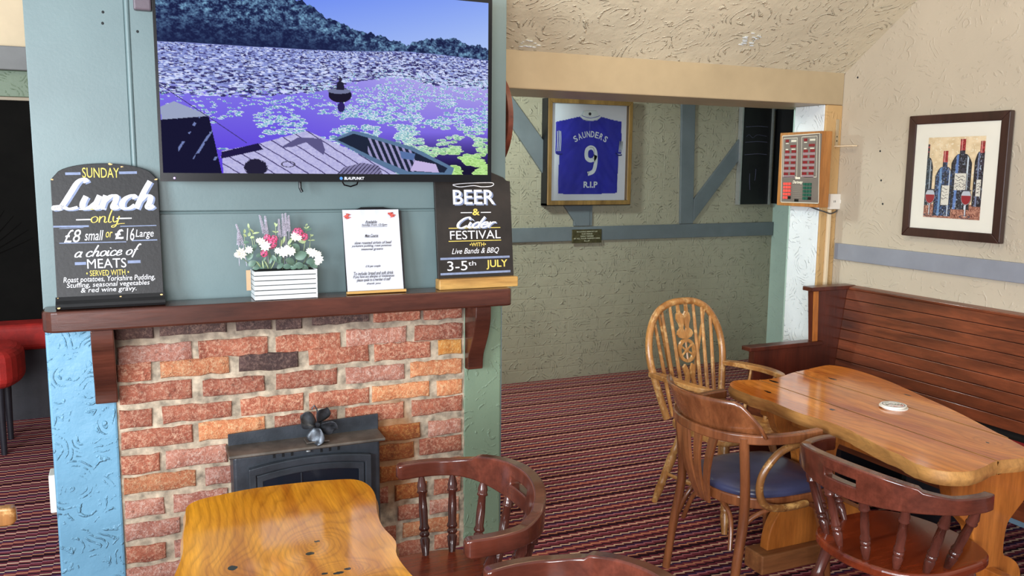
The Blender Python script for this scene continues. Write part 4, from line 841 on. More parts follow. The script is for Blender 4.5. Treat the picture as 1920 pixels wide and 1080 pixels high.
def daisy(cx, cy, R_d, y=3.285, tilt=(0, -1, 0.3)):
    mb = MB(); c = G(cx, cy, y); n = Vector(tilt).normalized(); u = n.orthogonal().normalized(); v = n.cross(u)
    for ly, (np_, rr, up_) in enumerate([(9, 1.0, 0.12), (8, 0.75, 0.35), (6, 0.5, 0.6)]):
        for k in range(np_):
            a = 2*PI*k/np_+ly*0.4; d = u*math.cos(a)+v*math.sin(a); e = n.cross(d); L_ = R_d*rr
            mb.add([c+n*ly*0.001, c+d*L_*0.55+e*L_*0.26+n*L_*up_*0.5, c+d*L_+n*L_*up_, c+d*L_*0.55-e*L_*0.26+n*L_*up_*0.5], [(0, 1, 2, 3)])
    mb.ball(c+n*0.004, 0.003, seg=6, rings=4); mb.build('white_blossom', M_PETW, fp)
for a in [(115, 525, .024), (200, 480, .016), (330, 385, .018), (370, 430, .022), (300, 375, .012), (560, 490, .024), (640, 480, .020), (500, 480, .014), (690, 310, .020), (730, 320, .014), (600, 440, .012), (880, 490, .020), (945, 560, .020), (940, 500, .014), (660, 470, .012), (840, 470, .014), (70, 540, .012), (930, 600, .012)]: daisy(*a, tilt=(random.uniform(-.4, .4), -1, random.uniform(0, .5)))

# ---------------------------------------------------------------- stove
st = thing('stove', 'black cast iron stove set against the brick chimney breast behind the slab table', 'stove', (0.6, 3.33, 0))
Rs = rel(st)
MB().box(0.318, 0.890, 3.272, 3.392, 0.0, 0.588, Rs).build('body', M_IRON, st, bevel=0.012, seg=3)
MB().prism([(0.312, 0.600), (0.908, 0.600), (0.908, 0.668), (0.312, 0.650)], 3.366, 3.376, 'y', Rs).build('back_plate', M_IRON, st, bevel=0.002)
pr = [(3.378, 0.586), (3.252, 0.586), (3.246, 0.592), (3.250, 0.600), (3.378, 0.606)]
MB().prism(pr, 0.302, 0.906, 'x', Rs).build('shelf', M_IRONT, st, bevel=0.003)
def archf(x0, x1, z0, zt, sag, n=10): return [(x0, z0), (x1, z0)]+[(x1-(x1-x0)*i/n, zt-sag*(2*i/n-1)**2) for i in range(n+1)]
dr = archf(0.372, 0.846, 0.06, 0.560, 0.022); sdoor = MB().prism(dr, 3.256, 3.274, 'y', Rs).build('door', M_IRON, st, bevel=0.004)
def frame_ring(outer, inner, y0, y1, Mx):
    mb = MB(); n = len(outer); vs = [Mx @ Vector((a, y, b)) for y in (y0, y1) for poly in (outer, inner) for a, b in poly]
    fs = []
    for i in range(n):
        j = (i+1) % n; fs += [(i, j, n+j, n+i), (2*n+i, 3*n+i, 3*n+j, 2*n+j), (i, 2*n+i, 2*n+j, j), (n+i, n+j, 3*n+j, 3*n+i)]
    return mb.add(vs, fs)
frame_ring(archf(0.372, 0.846, 0.06, 0.560, 0.022), archf(0.398, 0.822, 0.09, 0.532, 0.020), 3.246, 3.258, Rs).build('door_frame', M_IRON, sdoor, bevel=0.003)
frame_ring(archf(0.402, 0.818, 0.094, 0.528, 0.020), archf(0.424, 0.796, 0.12, 0.502, 0.018), 3.251, 3.258, Rs).build('inner_frame', M_IRON, sdoor, bevel=0.003)
MB().prism(archf(0.424, 0.796, 0.12, 0.502, 0.018), 3.254, 3.2565, 'y', Rs).build('door_glass', M_GLASSD, sdoor)
MB().box(0.566, 0.570, 3.250, 3.256, 0.12, 0.50, Rs).build('glazing_bar', M_IRON, sdoor)
M_HOLE = plain('black_slot', rgb(8, 8, 10), 0.8, 0, bmp=0)
for x in (0.470, 0.504, 0.538, 0.652, 0.686, 0.720): MB().box(x-0.0045, x+0.0045, 3.2705, 3.276, 0.566, 0.583, Rs).build('vent_slot', M_HOLE, st)
MB().ball(W(st, 0.600, 3.262, 0.580), 0.008, 1.3, 0.8, 0.6).build('knob', M_ALU, st, smooth=True)
fan = thing('stove_fan', 'small black heat powered fan with four blades on the stove top', 'fan', (0.640, 3.300, 0.6075))
MB().box(-0.045, 0.045, -0.03, 0.03, -0.001, 0.004).build('base', M_IRONT, fan, bevel=0.001)
bd = MB(); bd.box(-0.022, 0.022, -0.008, 0.014, 0.004, 0.05)
for k in range(5): bd.box(-0.02+k*0.010-0.0015, -0.02+k*0.010+0.0015, -0.012, 0.018, 0.045, 0.078)
bd.build('heat_sink', M_FAN, fan)
MB().tube([(0.010, 0.0, 0.075), (0.004, 0.004, 0.125), (-0.006, 0.004, 0.142), (-0.016, 0.004, 0.128)], 0.003, 8).build('handle', M_FAN, fan, smooth=True)
hz = 0.070
MB().lathe((0, 0.0, hz), (0, -0.030, hz), [(0, 0.006), (0.6, 0.006), (0.8, 0.011), (1, 0.009)]).build('hub', M_FAN, fan, smooth=True)
for k, a0 in enumerate((150, 62, -20, 258)):
    a = math.radians(a0); d = Vector((math.cos(a), 0, math.sin(a))); e = Vector((-math.sin(a), 0, math.cos(a))); n = Vector((0, -1, 0)); vs = []
    for i in range(9):
        t = i/8; r = 0.010+0.066*t; ww = 0.010+0.058*math.sin(PI*(0.12+0.80*t))**0.9*(0.4+0.6*t)
        if t > 0.85: ww *= 1-(t-0.85)*3.2
        for s in (-1, -0.5, 0, 0.5, 1):
            vs.append(Vector((0, -0.022, hz))+d*r+e*ww*0.62*s+n*(0.018*s+0.016*s*s*t))
    fs = [(i*5+j, i*5+j+1, (i+1)*5+j+1, (i+1)*5+j) for i in range(8) for j in range(4)]
    o = MB().add(vs, fs).build('blade', M_FAN, fan, smooth=True, ang=180); sm = o.modifiers.new('s', 'SOLIDIFY'); sm.thickness = 0.0012

# socket on the chimney's side, low left
sk = thing('wall_socket', 'white plastic socket low on the left side of the chimney breast', 'socket', (-0.29, 3.60, 0.36))
MB().box(-0.034, 0.004, -0.045, 0.045, 0.0, 0.15).build('backbox', M_WPLAST, sk, bevel=0.004)
MB().box(-0.036, -0.034, -0.006, 0.006, 0.055, 0.10).build('switch', M_CABLE, sk)

# round wooden disc on the chimney's alcove side
wh = thing('wooden_roundel', 'round red brown wooden roundel mounted on the chimney side beside the alcove opening', 'wall decoration', (1.485, 3.70, 1.90))
MB().lathe((0, 0, 0), (0.055, 0, 0), [(0, 0.19), (0.9, 0.20), (1, 0.195)], 40).build('backing', M_BPLAST, wh, smooth=True)
MB().lathe((0.052, 0, 0), (0.085, 0, 0), [(0, 0.205), (0.15, 0.215), (0.85, 0.215), (1, 0.205)], 48).build('rim', M_REDWD, wh, smooth=True)

# ---------------------------------------------------------------- framed jersey
jf = thing('framed_jersey', 'blue football shirt number 9 with SAUNDERS in a brown gold box frame', 'framed shirt', (3.30, 5.995, 1.40))
k9 = 5.90/6.0
JX0, JX1, JZ0, JZ1 = 2.990*k9, 3.748*k9, 1.68+(1.402-1.68)*k9, 1.68+(2.224-1.68)*k9
Rj = rel(jf)
def pic_frame(T_, x0, x1, z0, z1, yb, yf, wd, mat, Mx, axis='y', prof=0.0):
    outer = [(x0, z0), (x1, z0), (x1, z1), (x0, z1)]; inner = [(x0+wd, z0+wd), (x1-wd, z0+wd), (x1-wd, z1-wd), (x0+wd, z1-wd)]
    for i in range(4):
        j = (i+1) % 4; q = [outer[i], outer[j], inner[j], inner[i]]
        MB().prism(q, yf, yb, 'y', Mx).build('frame_rail', mat, T_, bevel=0.003)
pic_frame(jf, JX0, JX1, JZ0, JZ1, 5.990, 5.895, 0.034, M_FRAMEG, Rj)
MB().box(JX0+0.02, JX1-0.02, 5.935, 5.99, JZ0+0.02, JZ1-0.02, Rj).build('mount', M_MAT2, jf)
MB().box(JX0-0.006, JX0+0.012, 5.905, 5.997, JZ0-0.004, JZ1+0.002, Rj).build('side_shadow_board', M_BPLAST, jf)  # deep frame side, blackened with the shadow beside it painted in
MB().box(JX0-0.006, JX1+0.002, 5.905, 5.997, JZ0-0.006, JZ0+0.012, Rj).build('side_shadow_board', M_BPLAST, jf)  # black strip for the frame's underside and the shadow below it
MB().box(JX0+0.03, JX1-0.03, 5.9015, 5.903, JZ0+0.03, JZ1-0.03, Rj).build('glass', M_PANE, jf)
JM = Rj @ Matrix.Translation((JX0, 5.933, JZ0)) @ Matrix(((1, 0, 0, 0), (0, 0, -1, 0), (0, 1, 0, 0), (0, 0, 0, 1)))
jw, jh = JX1-JX0, JZ1-JZ0
FJ = rect([(70, 48), (660, 75), (65, 803), (635, 780)], jw, jh)
sh = [FJ(*p_) for p_ in [(150, 722), (152, 600), (158, 450), (152, 452), (134, 445), (134, 218), (215, 200), (300, 180), (325, 205), (372, 213), (425, 205), (450, 180), (520, 200), (592, 215), (588, 435), (545, 440), (570, 445), (560, 600), (556, 705), (480, 712), (370, 718), (260, 722)]]
from mathutils.geometry import tessellate_polygon
def puff(poly, M_, base, amp, nx_, name, mat, parent, fold=0.0):
    xs = [p_[0] for p_ in poly]; ys = [p_[1] for p_ in poly]; X = np.linspace(min(xs), max(xs), nx_); dxx = X[1]-X[0]; Y = np.arange(min(ys), max(ys)+dxx, dxx)
    U, V = np.meshgrid(X, Y); ins = inpoly(U, V, poly); idx = -np.ones(U.shape, int); vs = []; fs = []
    for j in range(len(Y)-1):
        for i in range(len(X)-1):
            cu, cv = (X[i]+X[i+1])/2, (Y[j]+Y[j+1])/2
            if inpoly(np.array([cu]), np.array([cv]), poly)[0]:
                q = []
                for (jj, ii) in ((j, i), (j, i+1), (j+1, i+1), (j+1, i)):
                    if idx[jj, ii] < 0:
                        idx[jj, ii] = len(vs); u, v = X[ii], Y[jj]
                        e = min(1, min(abs(u-min(xs)), abs(max(xs)-u))/0.05); c = 0.5+0.5*noise.noise(Vector((u*20+v*14*math.copysign(1, u-jw/2), v*9, 4)))
                        vs.append(M_ @ Vector((u, v, base+amp*e**0.5+fold*c)))
                    q.append(int(idx[jj, ii]))
                fs.append(tuple(q))
    o = MB().add(vs, fs).build(name, mat, parent, smooth=True, ang=180); return o
puff(sh, JM, 0.003, 0.006, 110, 'shirt', M_JERSEY, jf, 0.007)
lf = 0.0185
collar = [FJ(*p_) for p_ in [(300, 180), (318, 165), (330, 138), (415, 137), (428, 165), (450, 180), (425, 200), (372, 210), (325, 202)]]
MB().prism(collar, 0.002, 0.017, 'z', JM).build('collar', M_JW, jf, bevel=0.002)
ci = [FJ(*p_) for p_ in [(312, 172), (328, 180), (372, 190), (420, 180), (438, 172)]]; cb = MB(); ribbon(cb, ci, 0.004, JM, 0.0176); cb.build('collar_trim', M_JERSEY, jf)
cr = [FJ(369+10*math.cos(a), 161+11*math.sin(a)) for a in np.linspace(0, 2*PI, 12)[:-1]]; MB().prism(cr, 0.017, 0.018, 'z', JM).build('collar_crest', M_INK, jf)
# three stripes on each sleeve
for xs_ in ((140, 152, 163), (572, 581, 590)):
    for x in xs_:
        q = [FJ(x-(3 if x > 400 else 0)*0, 280+abs(x-152)*0.3), FJ(x+2, 350), FJ(x-2 if x < 400 else x-4, 425)]; s = MB(); ribbon(s, q, 0.006, JM, lf); s.build('sleeve_stripe', M_JW, jf)
for x0, x1 in ((134, 176), (545, 588)):
    s = MB(); ribbon(s, [FJ(x0, 432), FJ((x0+x1)/2, 447), FJ(x1, 444)], 0.010, JM, lf); s.build('cuff', plain('dark_blue_cuff', rgb(26, 34, 120), 0.5), jf)
# lettering, letter by letter on an arch
name = 'SAUNDERS'
for i, chh in enumerate(name):
    t = i/7; cx_ = 268+t*208; a = (t-0.5); cy_ = 303+ (2*a)**2*34; ang = -a*1.15
    u, v = FJ(cx_, cy_); Ml = JM @ Matrix.Translation((u, v, 0)) @ Matrix.Rotation(ang, 4, 'Z')
    text_mesh(chh, (-0.0155, 0.0155, -0.024, 0.024), Ml, M_JW, parent=jf, bold=0.02, lift=lf)
u0, u1, v0, v1 = bx4(FJ, 326, 425, 380, 600)
nine = MB(); ww = (u1-u0)
ribbon(nine, [FJ(*q_) for q_ in [(352, 580), (392, 560), (408, 500), (408, 440), (398, 408), (374, 396), (350, 410), (343, 440), (348, 472), (372, 486), (398, 474), (408, 450)]], 0.032, JM, lf)
nine.build('number', M_JW, jf)
text_mesh('R.I.P', bx4(FJ, 324, 420, 632, 675), JM, M_JW, parent=jf, bold=0.03, lift=lf)
sg = MB(); ribbon(sg, [FJ(*p_) for p_ in [(365, 395), (392, 400), (398, 440), (385, 470), (405, 480), (392, 510), (375, 520)]], 0.0025, JM, lf+0.001); ribbon(sg, [FJ(*p_) for p_ in [(345, 560), (355, 580), (362, 562), (352, 590)]], 0.0025, JM, lf+0.001); sg.build('signature', M_INK, jf)

# brass plaque under it
pq = thing('brass_plaque', 'small dark brass plaque on the rail below the framed shirt', 'plaque', (3.334, 5.974, 1.10))
MB().box(3.199-3.334, 3.467-3.334, -0.008, 0.0, 0.0, 0.109).build('plate', M_BRASS, pq, bevel=0.002)
PM = Matrix.Translation((-0.135, -0.0085, 0)) @ Matrix(((1, 0, 0, 0), (0, 0, -1, 0), (0, 1, 0, 0), (0, 0, 0, 1)))
M_PRT = plain('pale_engraving', rgb(196, 196, 170), 0.5, 0.05, bmp=0)
for s, v in (('IN LOVING MEMORY OF', 0.086), ('OUR FRIEND', 0.068), ('SADLY MISSED', 0.050), ('BY ALL YOUR FRIENDS HERE', 0.032), ('R.I.P', 0.012)):
    wl = min(0.235, len(s)*0.0098); text_mesh(s, (0.134-wl/2, 0.134+wl/2, v, v+0.010), PM, M_PRT, parent=pq, bold=0.01)

# ---------------------------------------------------------------- alcove score boards
sb = thing('score_chalkboard', 'tall dark chalk scoreboard with aluminium edges on the alcove back wall', 'scoreboard', (4.98, 5.99, 1.40))
MB().box(4.815, 5.150, 5.955, 5.995, 1.395, 2.36, rel(sb)).build('board', M_BPLAST, sb)
for x0, x1 in ((4.805, 4.820), (5.128, 5.146)): MB().box(x0, x1, 5.945, 5.995, 1.392, 2.36, rel(sb)).build('edge_strip', M_ALU, sb)
BM = rel(sb) @ Matrix.Translation((4.82, 5.954, 1.4)) @ Matrix(((1, 0, 0, 0), (0, 0, -1, 0), (0, 1, 0, 0), (0, 0, 0, 1)))
M_FAINT = plain('faint_chalk', rgb(96, 96, 126), 0.8, 0.2, 60, bmp=0)
lm = MB()
for v in (0.66, 0.53, 0.425): ribbon(lm, [(0.03, v-0.006), (0.1, v), (0.17, v+0.004), (0.27, v)], 0.003, BM)
ribbon(lm, [(0.095, 0.26), (0.097, 0.19), (0.105, 0.12)], 0.005, BM); ribbon(lm, [(0.16, 0.30), (0.158, 0.24), (0.152, 0.20)], 0.005, BM); ribbon(lm, [(0.04, 0.57), (0.07, 0.59), (0.11, 0.565), (0.16, 0.59), (0.26, 0.58)], 0.002, BM)
lm.build('chalk_mark', M_FAINT, sb)
db = thing('dark_wall_board', 'plain black board on the alcove side wall beside the scoreboard', 'board', (5.225, 5.9, 1.40))
MB().box(-0.03, 0.0, -0.30, 0.09, 0.0, 0.96).build('board', M_BPLAST, db, bevel=0.004)

# ---------------------------------------------------------------- electronic scorer on the nib
se = thing('electronic_scorer', 'teak cased electronic scorer with red displays and red and green buttons', 'scorer', (3.69, 3.98, 1.475))
SX = 3.645
MB().box(SX, XN-0.002, 3.805, 4.150, 1.475, 1.912, rel(se)).build('case', M_TEAK, se, bevel=0.002)
# face plane: u runs from far (left in view) to near, v up
SMx = rel(se) @ Matrix.Translation((SX, 4.150, 1.475)) @ Matrix(((0, 0, -1, 0), (-1, 0, 0, 0), (0, 1, 0, 0), (0, 0, 0, 1)))
FS = rect([(118, 148), (545, 160), (92, 895), (517, 905)], 0.345, 0.437)
def sbox(x0, x1, y0, y1, l0, l1, m, nm, bev=0):
    u0, u1, v0, v1 = bx4(FS, x0, x1, y0, y1); MB().box(u0, u1, v0, v1, l0, l1, SMx).build(nm, m, se, bevel=bev)
sbox(143, 532, 180, 866, 0, 0.003, M_PANEL, 'panel')
M_WLINE = plain('cream_print', rgb(224, 216, 196), 0.5, 0.03, bmp=0)
def outl(x0, x1, y0, y1, t):
    for a in ((x0, y0, x1, y0), (x1, y0, x1, y1), (x1, y1, x0, y1), (x0, y1, x0, y0)):
        p0 = FS(*a[:2]); p1 = FS(*a[2:]); strip(p0[0], p0[1], p1[0], p1[1], t, SMx, M_WLINE, se, 0.0036, 'printed_line')
outl(145, 528, 182, 862, 0.004); outl(160, 305, 210, 604, 0.003); outl(350, 502, 206, 607, 0.003)
for ox_ in (0, 190):
    sbox(182+ox_, 216+ox_, 222, 250, 0.003, 0.0045, M_SEGR, 'display'); sbox(236+ox_, 305+ox_-3, 212, 258, 0.003, 0.0042, plain('grey_label', rgb(134, 128, 118), 0.5), 'label'); sbox(243+ox_, 296+ox_, 232, 248, 0.0042, 0.0048, M_WLINE, 'label')
    sbox(232+ox_, 292+ox_, 280, 306, 0.003, 0.0045, M_SEGR, 'display'); sbox(185+ox_, 210+ox_, 318, 328, 0.003, 0.0042, M_WLINE, 'label'); sbox(245+ox_, 285+ox_, 318, 328, 0.003, 0.0042, M_WLINE, 'label'); sbox(185+ox_, 214+ox_, 258, 266, 0.003, 0.0042, M_WLINE, 'label')
    for r in range(5):
        y = 334+r*56-(r*0); xo = -r*2.6
        sbox(180+ox_+xo, 224+ox_+xo, y, y+26, 0.003, 0.0045, M_SEGR, 'display'); sbox(247+ox_+xo, 294+ox_+xo, y, y+26, 0.003, 0.0045, M_SEGR, 'display')
        sbox(172+ox_+xo, 296+ox_+xo, y+30, y+52, 0.003, 0.0036, plain('mauve_band', rgb(150, 124, 130), 0.5, 0.03, bmp=0), 'band')
for r in range(5):
    for c_ in range(3):
        x, y = 172+c_*27-r*0.8, 660+r*35; sbox(x, x+23, y, y+27, 0.003, 0.010, M_BTNR if not (r == 4 and c_ == 2) else M_PLAST, 'red_button' if not (r == 4 and c_ == 2) else 'black_button', 0.001)
        x, y = 378+c_*28-r*0.8, 664+r*35; sbox(x, x+24, y, y+27, 0.003, 0.010, M_BTNG if not (r == 4 and c_ == 2) else M_PLAST, 'green_button' if not (r == 4 and c_ == 2) else 'black_button', 0.001)
sbox(288, 328, 826, 852, 0.003, 0.006, M_PLAST, 'switch')
text_mesh('Dartway', bx4(FS, 265, 370, 640, 680), SMx, M_WLINE, parent=se, shear=0.3, bold=0.04, lift=0.0042)
sbox(292, 340, 606, 626, 0.003, 0.0042, M_WLINE, 'label')
lns = MB()
for k in range(7): p0 = FS(268, 695+k*19); p1 = FS(362, 695+k*19); lns.box(p0[0], p1[0], p0[1]-0.0012, p0[1]+0.0004, 0.0032, 0.0036, SMx)
lns.build('small_print', plain('grey_print', rgb(150, 142, 132), 0.5, bmp=0), se)
cbm = MB(); cbm.tube(catmull([W(se, 3.70, 3.93, 1.476), W(se, 3.705, 3.88, 1.462), W(se, 3.73, 3.845, 1.45), W(se, 3.78, 3.842, 1.437), W(se, 3.82, 3.842, 1.447), W(se, 3.83, 3.842, 1.4565)], 6), 0.004, 8); cbm.build('cable', M_CABLE, se, smooth=True)
ws = thing('switch_socket', 'white switched wall socket on the tan pillar beside the scorer', 'socket', (3.80, YH, 1.462))
MB().box(-0.025, 0.078, -0.024, 0.0, 0.0, 0.090).build('plate', M_WPLAST, ws, bevel=0.003)
MB().box(0.046, 0.062, -0.029, -0.024, 0.034, 0.056).build('switch', M_WPLAST, ws, bevel=0.002)
for dx in (0.0, 0.010): MB().box(dx, dx+0.003, -0.0248, -0.0235, 0.040, 0.052).build('slot', M_PLAST, ws)
sh_ = thing('shelf_bracket', 'small cream painted metal angle bracket on the tan pillar', 'bracket', (3.812, YH, 1.83))
MB().box(-0.010, 0.012, -0.006, 0.0, 0.0, 0.155).build('plate', M_TAN, sh_, bevel=0.002)
MB().box(-0.016, 0.014, -0.15, 0.0, -0.004, 0.003).build('arm', M_CREAM, sh_, bevel=0.001)
for z in (0.03, 0.055): MB().ball((0.0, -0.006, z), 0.005, 1, 0.5, 1, 8, 6).build('screw', M_BRASS, sh_, smooth=True)

# ---------------------------------------------------------------- wine picture
wp = thing('framed_wine_picture', 'painting of wine bottles and glasses in a dark frame on the right wall', 'picture', (XR_, 3.09, 1.335))
WM = rel(wp) @ Matrix.Translation((XR_-0.040, 3.352, 1.345)) @ Matrix(((0, 0, -1, 0), (-1, 0, 0, 0), (0, 1, 0, 0), (0, 0, 0, 1)))
Ww, Wh, fw_ = 0.575, 0.632, 0.046
ou = [(0, 0), (Ww, 0), (Ww, Wh), (0, Wh)]; inn_ = [(fw_, fw_), (Ww-fw_, fw_), (Ww-fw_, Wh-fw_), (fw_, Wh-fw_)]
for i in range(4):
    j_ = (i+1) % 4; MB().prism([ou[i], ou[j_], inn_[j_], inn_[i]], -0.032, 0.0, 'z', WM).build('frame_rail', M_FRAMED, wp, bevel=0.004)
MB().box(0.03, Ww-0.03, 0.03, Wh-0.03, -0.03, -0.008, WM).build('mount', M_MAT, wp)
MB().box(0.044, Ww-0.044, 0.044, Wh-0.044, -0.0045, -0.0035, WM).build('glass', M_PANE, wp)
def winepic(U, V):
    x = U*420+200; y = V*600+250; X = x-5; n1 = vnoise(x/30, y/26, 21); n2 = vnoise(x/8, y/7, 22); n3 = vnoise(x/4, y/10, 23)
    c = np.stack([214+26*n1, 190+30*n1, 150+36*n1], -1); c[n2 > 0.8] = (236, 224, 200)
    tb = y > 745+10*(n1-0.5); c[tb] = (150, 96, 80); c[tb & (n2 > 0.5)] = (192, 138, 116); c[tb & (n3 > 0.75)] = (96, 46, 40)
    def bottle(cx, yt, yb, w_, nw, sh_y, cols, capc, lab=None):
        neck = (np.abs(x-cx) < nw) & (y > yt) & (y < sh_y+20); t = np.clip((y-sh_y)/70, 0, 1); wd = nw+(w_-nw)*np.sqrt(np.clip(t, 0, 1)); body = (np.abs(x-cx) < wd) & (y >= sh_y) & (y < yb)
        m = neck | body; c[m] = cols[0]; u = (x-cx)/w_
        c[m & (n2 > 0.55)] = cols[1]; c[body & (np.abs(u+0.45+0.1*(n1-0.5)) < 0.13)] = cols[2]; c[body & (np.abs(u-0.62) < 0.07)] = (206, 216, 224); c[body & (n3 > 0.86)] = (180, 196, 216)
        o = (np.abs(np.abs(x-cx)-wd) < 3.2) & (y > sh_y) & (y < yb); c[o] = (24, 22, 32)
        cp = neck & (y < yt+84); c[cp] = capc; c[cp & (n2 > 0.6)] = (186, 70, 74); c[cp & (np.abs(x-cx+nw*0.3) < 3)] = (220, 170, 160)
        if lab:
            x0, x1, y0, y1 = lab; l = (x > x0) & (x < x1) & (y > y0) & (y < y1); c[l] = (222, 218, 206); c[l & (n2 > 0.82)] = (120, 110, 110)
            for q in range(4): c[l & (np.abs(y-(y0+25+q*24)-6*np.sin(x/7+q)) < 2.2) & (x > x0+10) & (x < x1-10) & (n3 > 0.3)] = (70, 62, 66)
            c[(np.abs(x-x0) < 2.5) & (y > y0) & (y < y1)] = (30, 28, 34); c[(np.abs(x-x1) < 2.5) & (y > y0) & (y < y1)] = (30, 28, 34)
    bottle(202, 300, 760, 44, 14, 400, [(26, 30, 38), (48, 66, 84), (88, 116, 150)], (40, 40, 52))
    bottle(602, 285, 755, 44, 16, 360, [(30, 26, 36), (60, 50, 66), (120, 130, 160)], (130, 30, 38), (574, 612, 560, 680))
    bottle(462, 268, 780, 72, 19, 375, [(26, 24, 34), (56, 56, 72), (96, 130, 190)], (140, 28, 36), (415, 505, 515, 640))
    bottle(340, 352, 835, 64, 18, 470, [(30, 36, 56), (56, 84, 132), (104, 144, 190)], (150, 34, 44), (324, 388, 606, 752))
    for gx, gy in ((242, 640), (512, 640)):
        e = ((x-gx)/38)**2+((y-(gy+50))/58)**2; c[(e < 1) & (y > gy)] = (190, 196, 204); c[(e < 0.82) & (y > gy+38)] = (150, 30, 44); c[(e < 1.08) & (e > 0.9) & (y > gy)] = (34, 32, 44); c[(np.abs(y-gy) < 4) & (np.abs(x-gx) < 36)] = (60, 60, 76)
        c[(np.abs(x-gx) < 4) & (y > gy+105) & (y < 830)] = (214, 218, 226); c[(np.abs(x-gx-5) < 2) & (y > gy+105) & (y < 830)] = (30, 30, 40); fe = ((x-gx)/40)**2+((y-832)/12)**2; c[(fe < 1) & (fe > 0.55)] = (60, 62, 80)
    return c
M_PIC = attr_mat('painted_picture', 0, 0.5)
MB().box(0.124, 0.456, 0.104, 0.518, -0.0082, -0.0072, WM).build('mount_bevel', M_WPLAST, wp)
picture('painting', 0.328, 0.41, 260, 330, winepic, WM @ Matrix.Translation((0.126, 0.106, -0.0068)), M_PIC, wp)

for yy, zz in ((3.569, 1.798), (3.548, 1.636), (3.526, 1.506), (3.766, 2.217)): MB().ball((XR_-0.0005, yy, zz), 0.006, 0.3, 1, 1, 8, 6).build('screw_hole', MHOLE, bpy.data.objects['wall_right'], smooth=True)
# flaking patches on the ceiling
def ceil_pt(x, y, d=0): return Vector((x, y, 2.235+(YH+0.02-y)*0.70-d))
fk = MB()
for (cx_, cy_, n_, s_) in ((3.02, 3.70, 18, 0.030), (1.80, 3.83, 14, 0.022)):
    for k in range(n_):
        a = random.uniform(0, 2*PI); r = random.uniform(0.2, 1)*s_*1.6; c = ceil_pt(cx_+r*math.cos(a)*1.4, cy_+r*math.sin(a)*0.9, 0.004); fk.ball(c, s_*random.uniform(0.2, 0.45), 1.6, random.uniform(0.5, 1), 0.35, 6, 4)
cl = fk.build('flaking_plaster', M_NIB, bpy.data.objects['ceiling'], smooth=False)
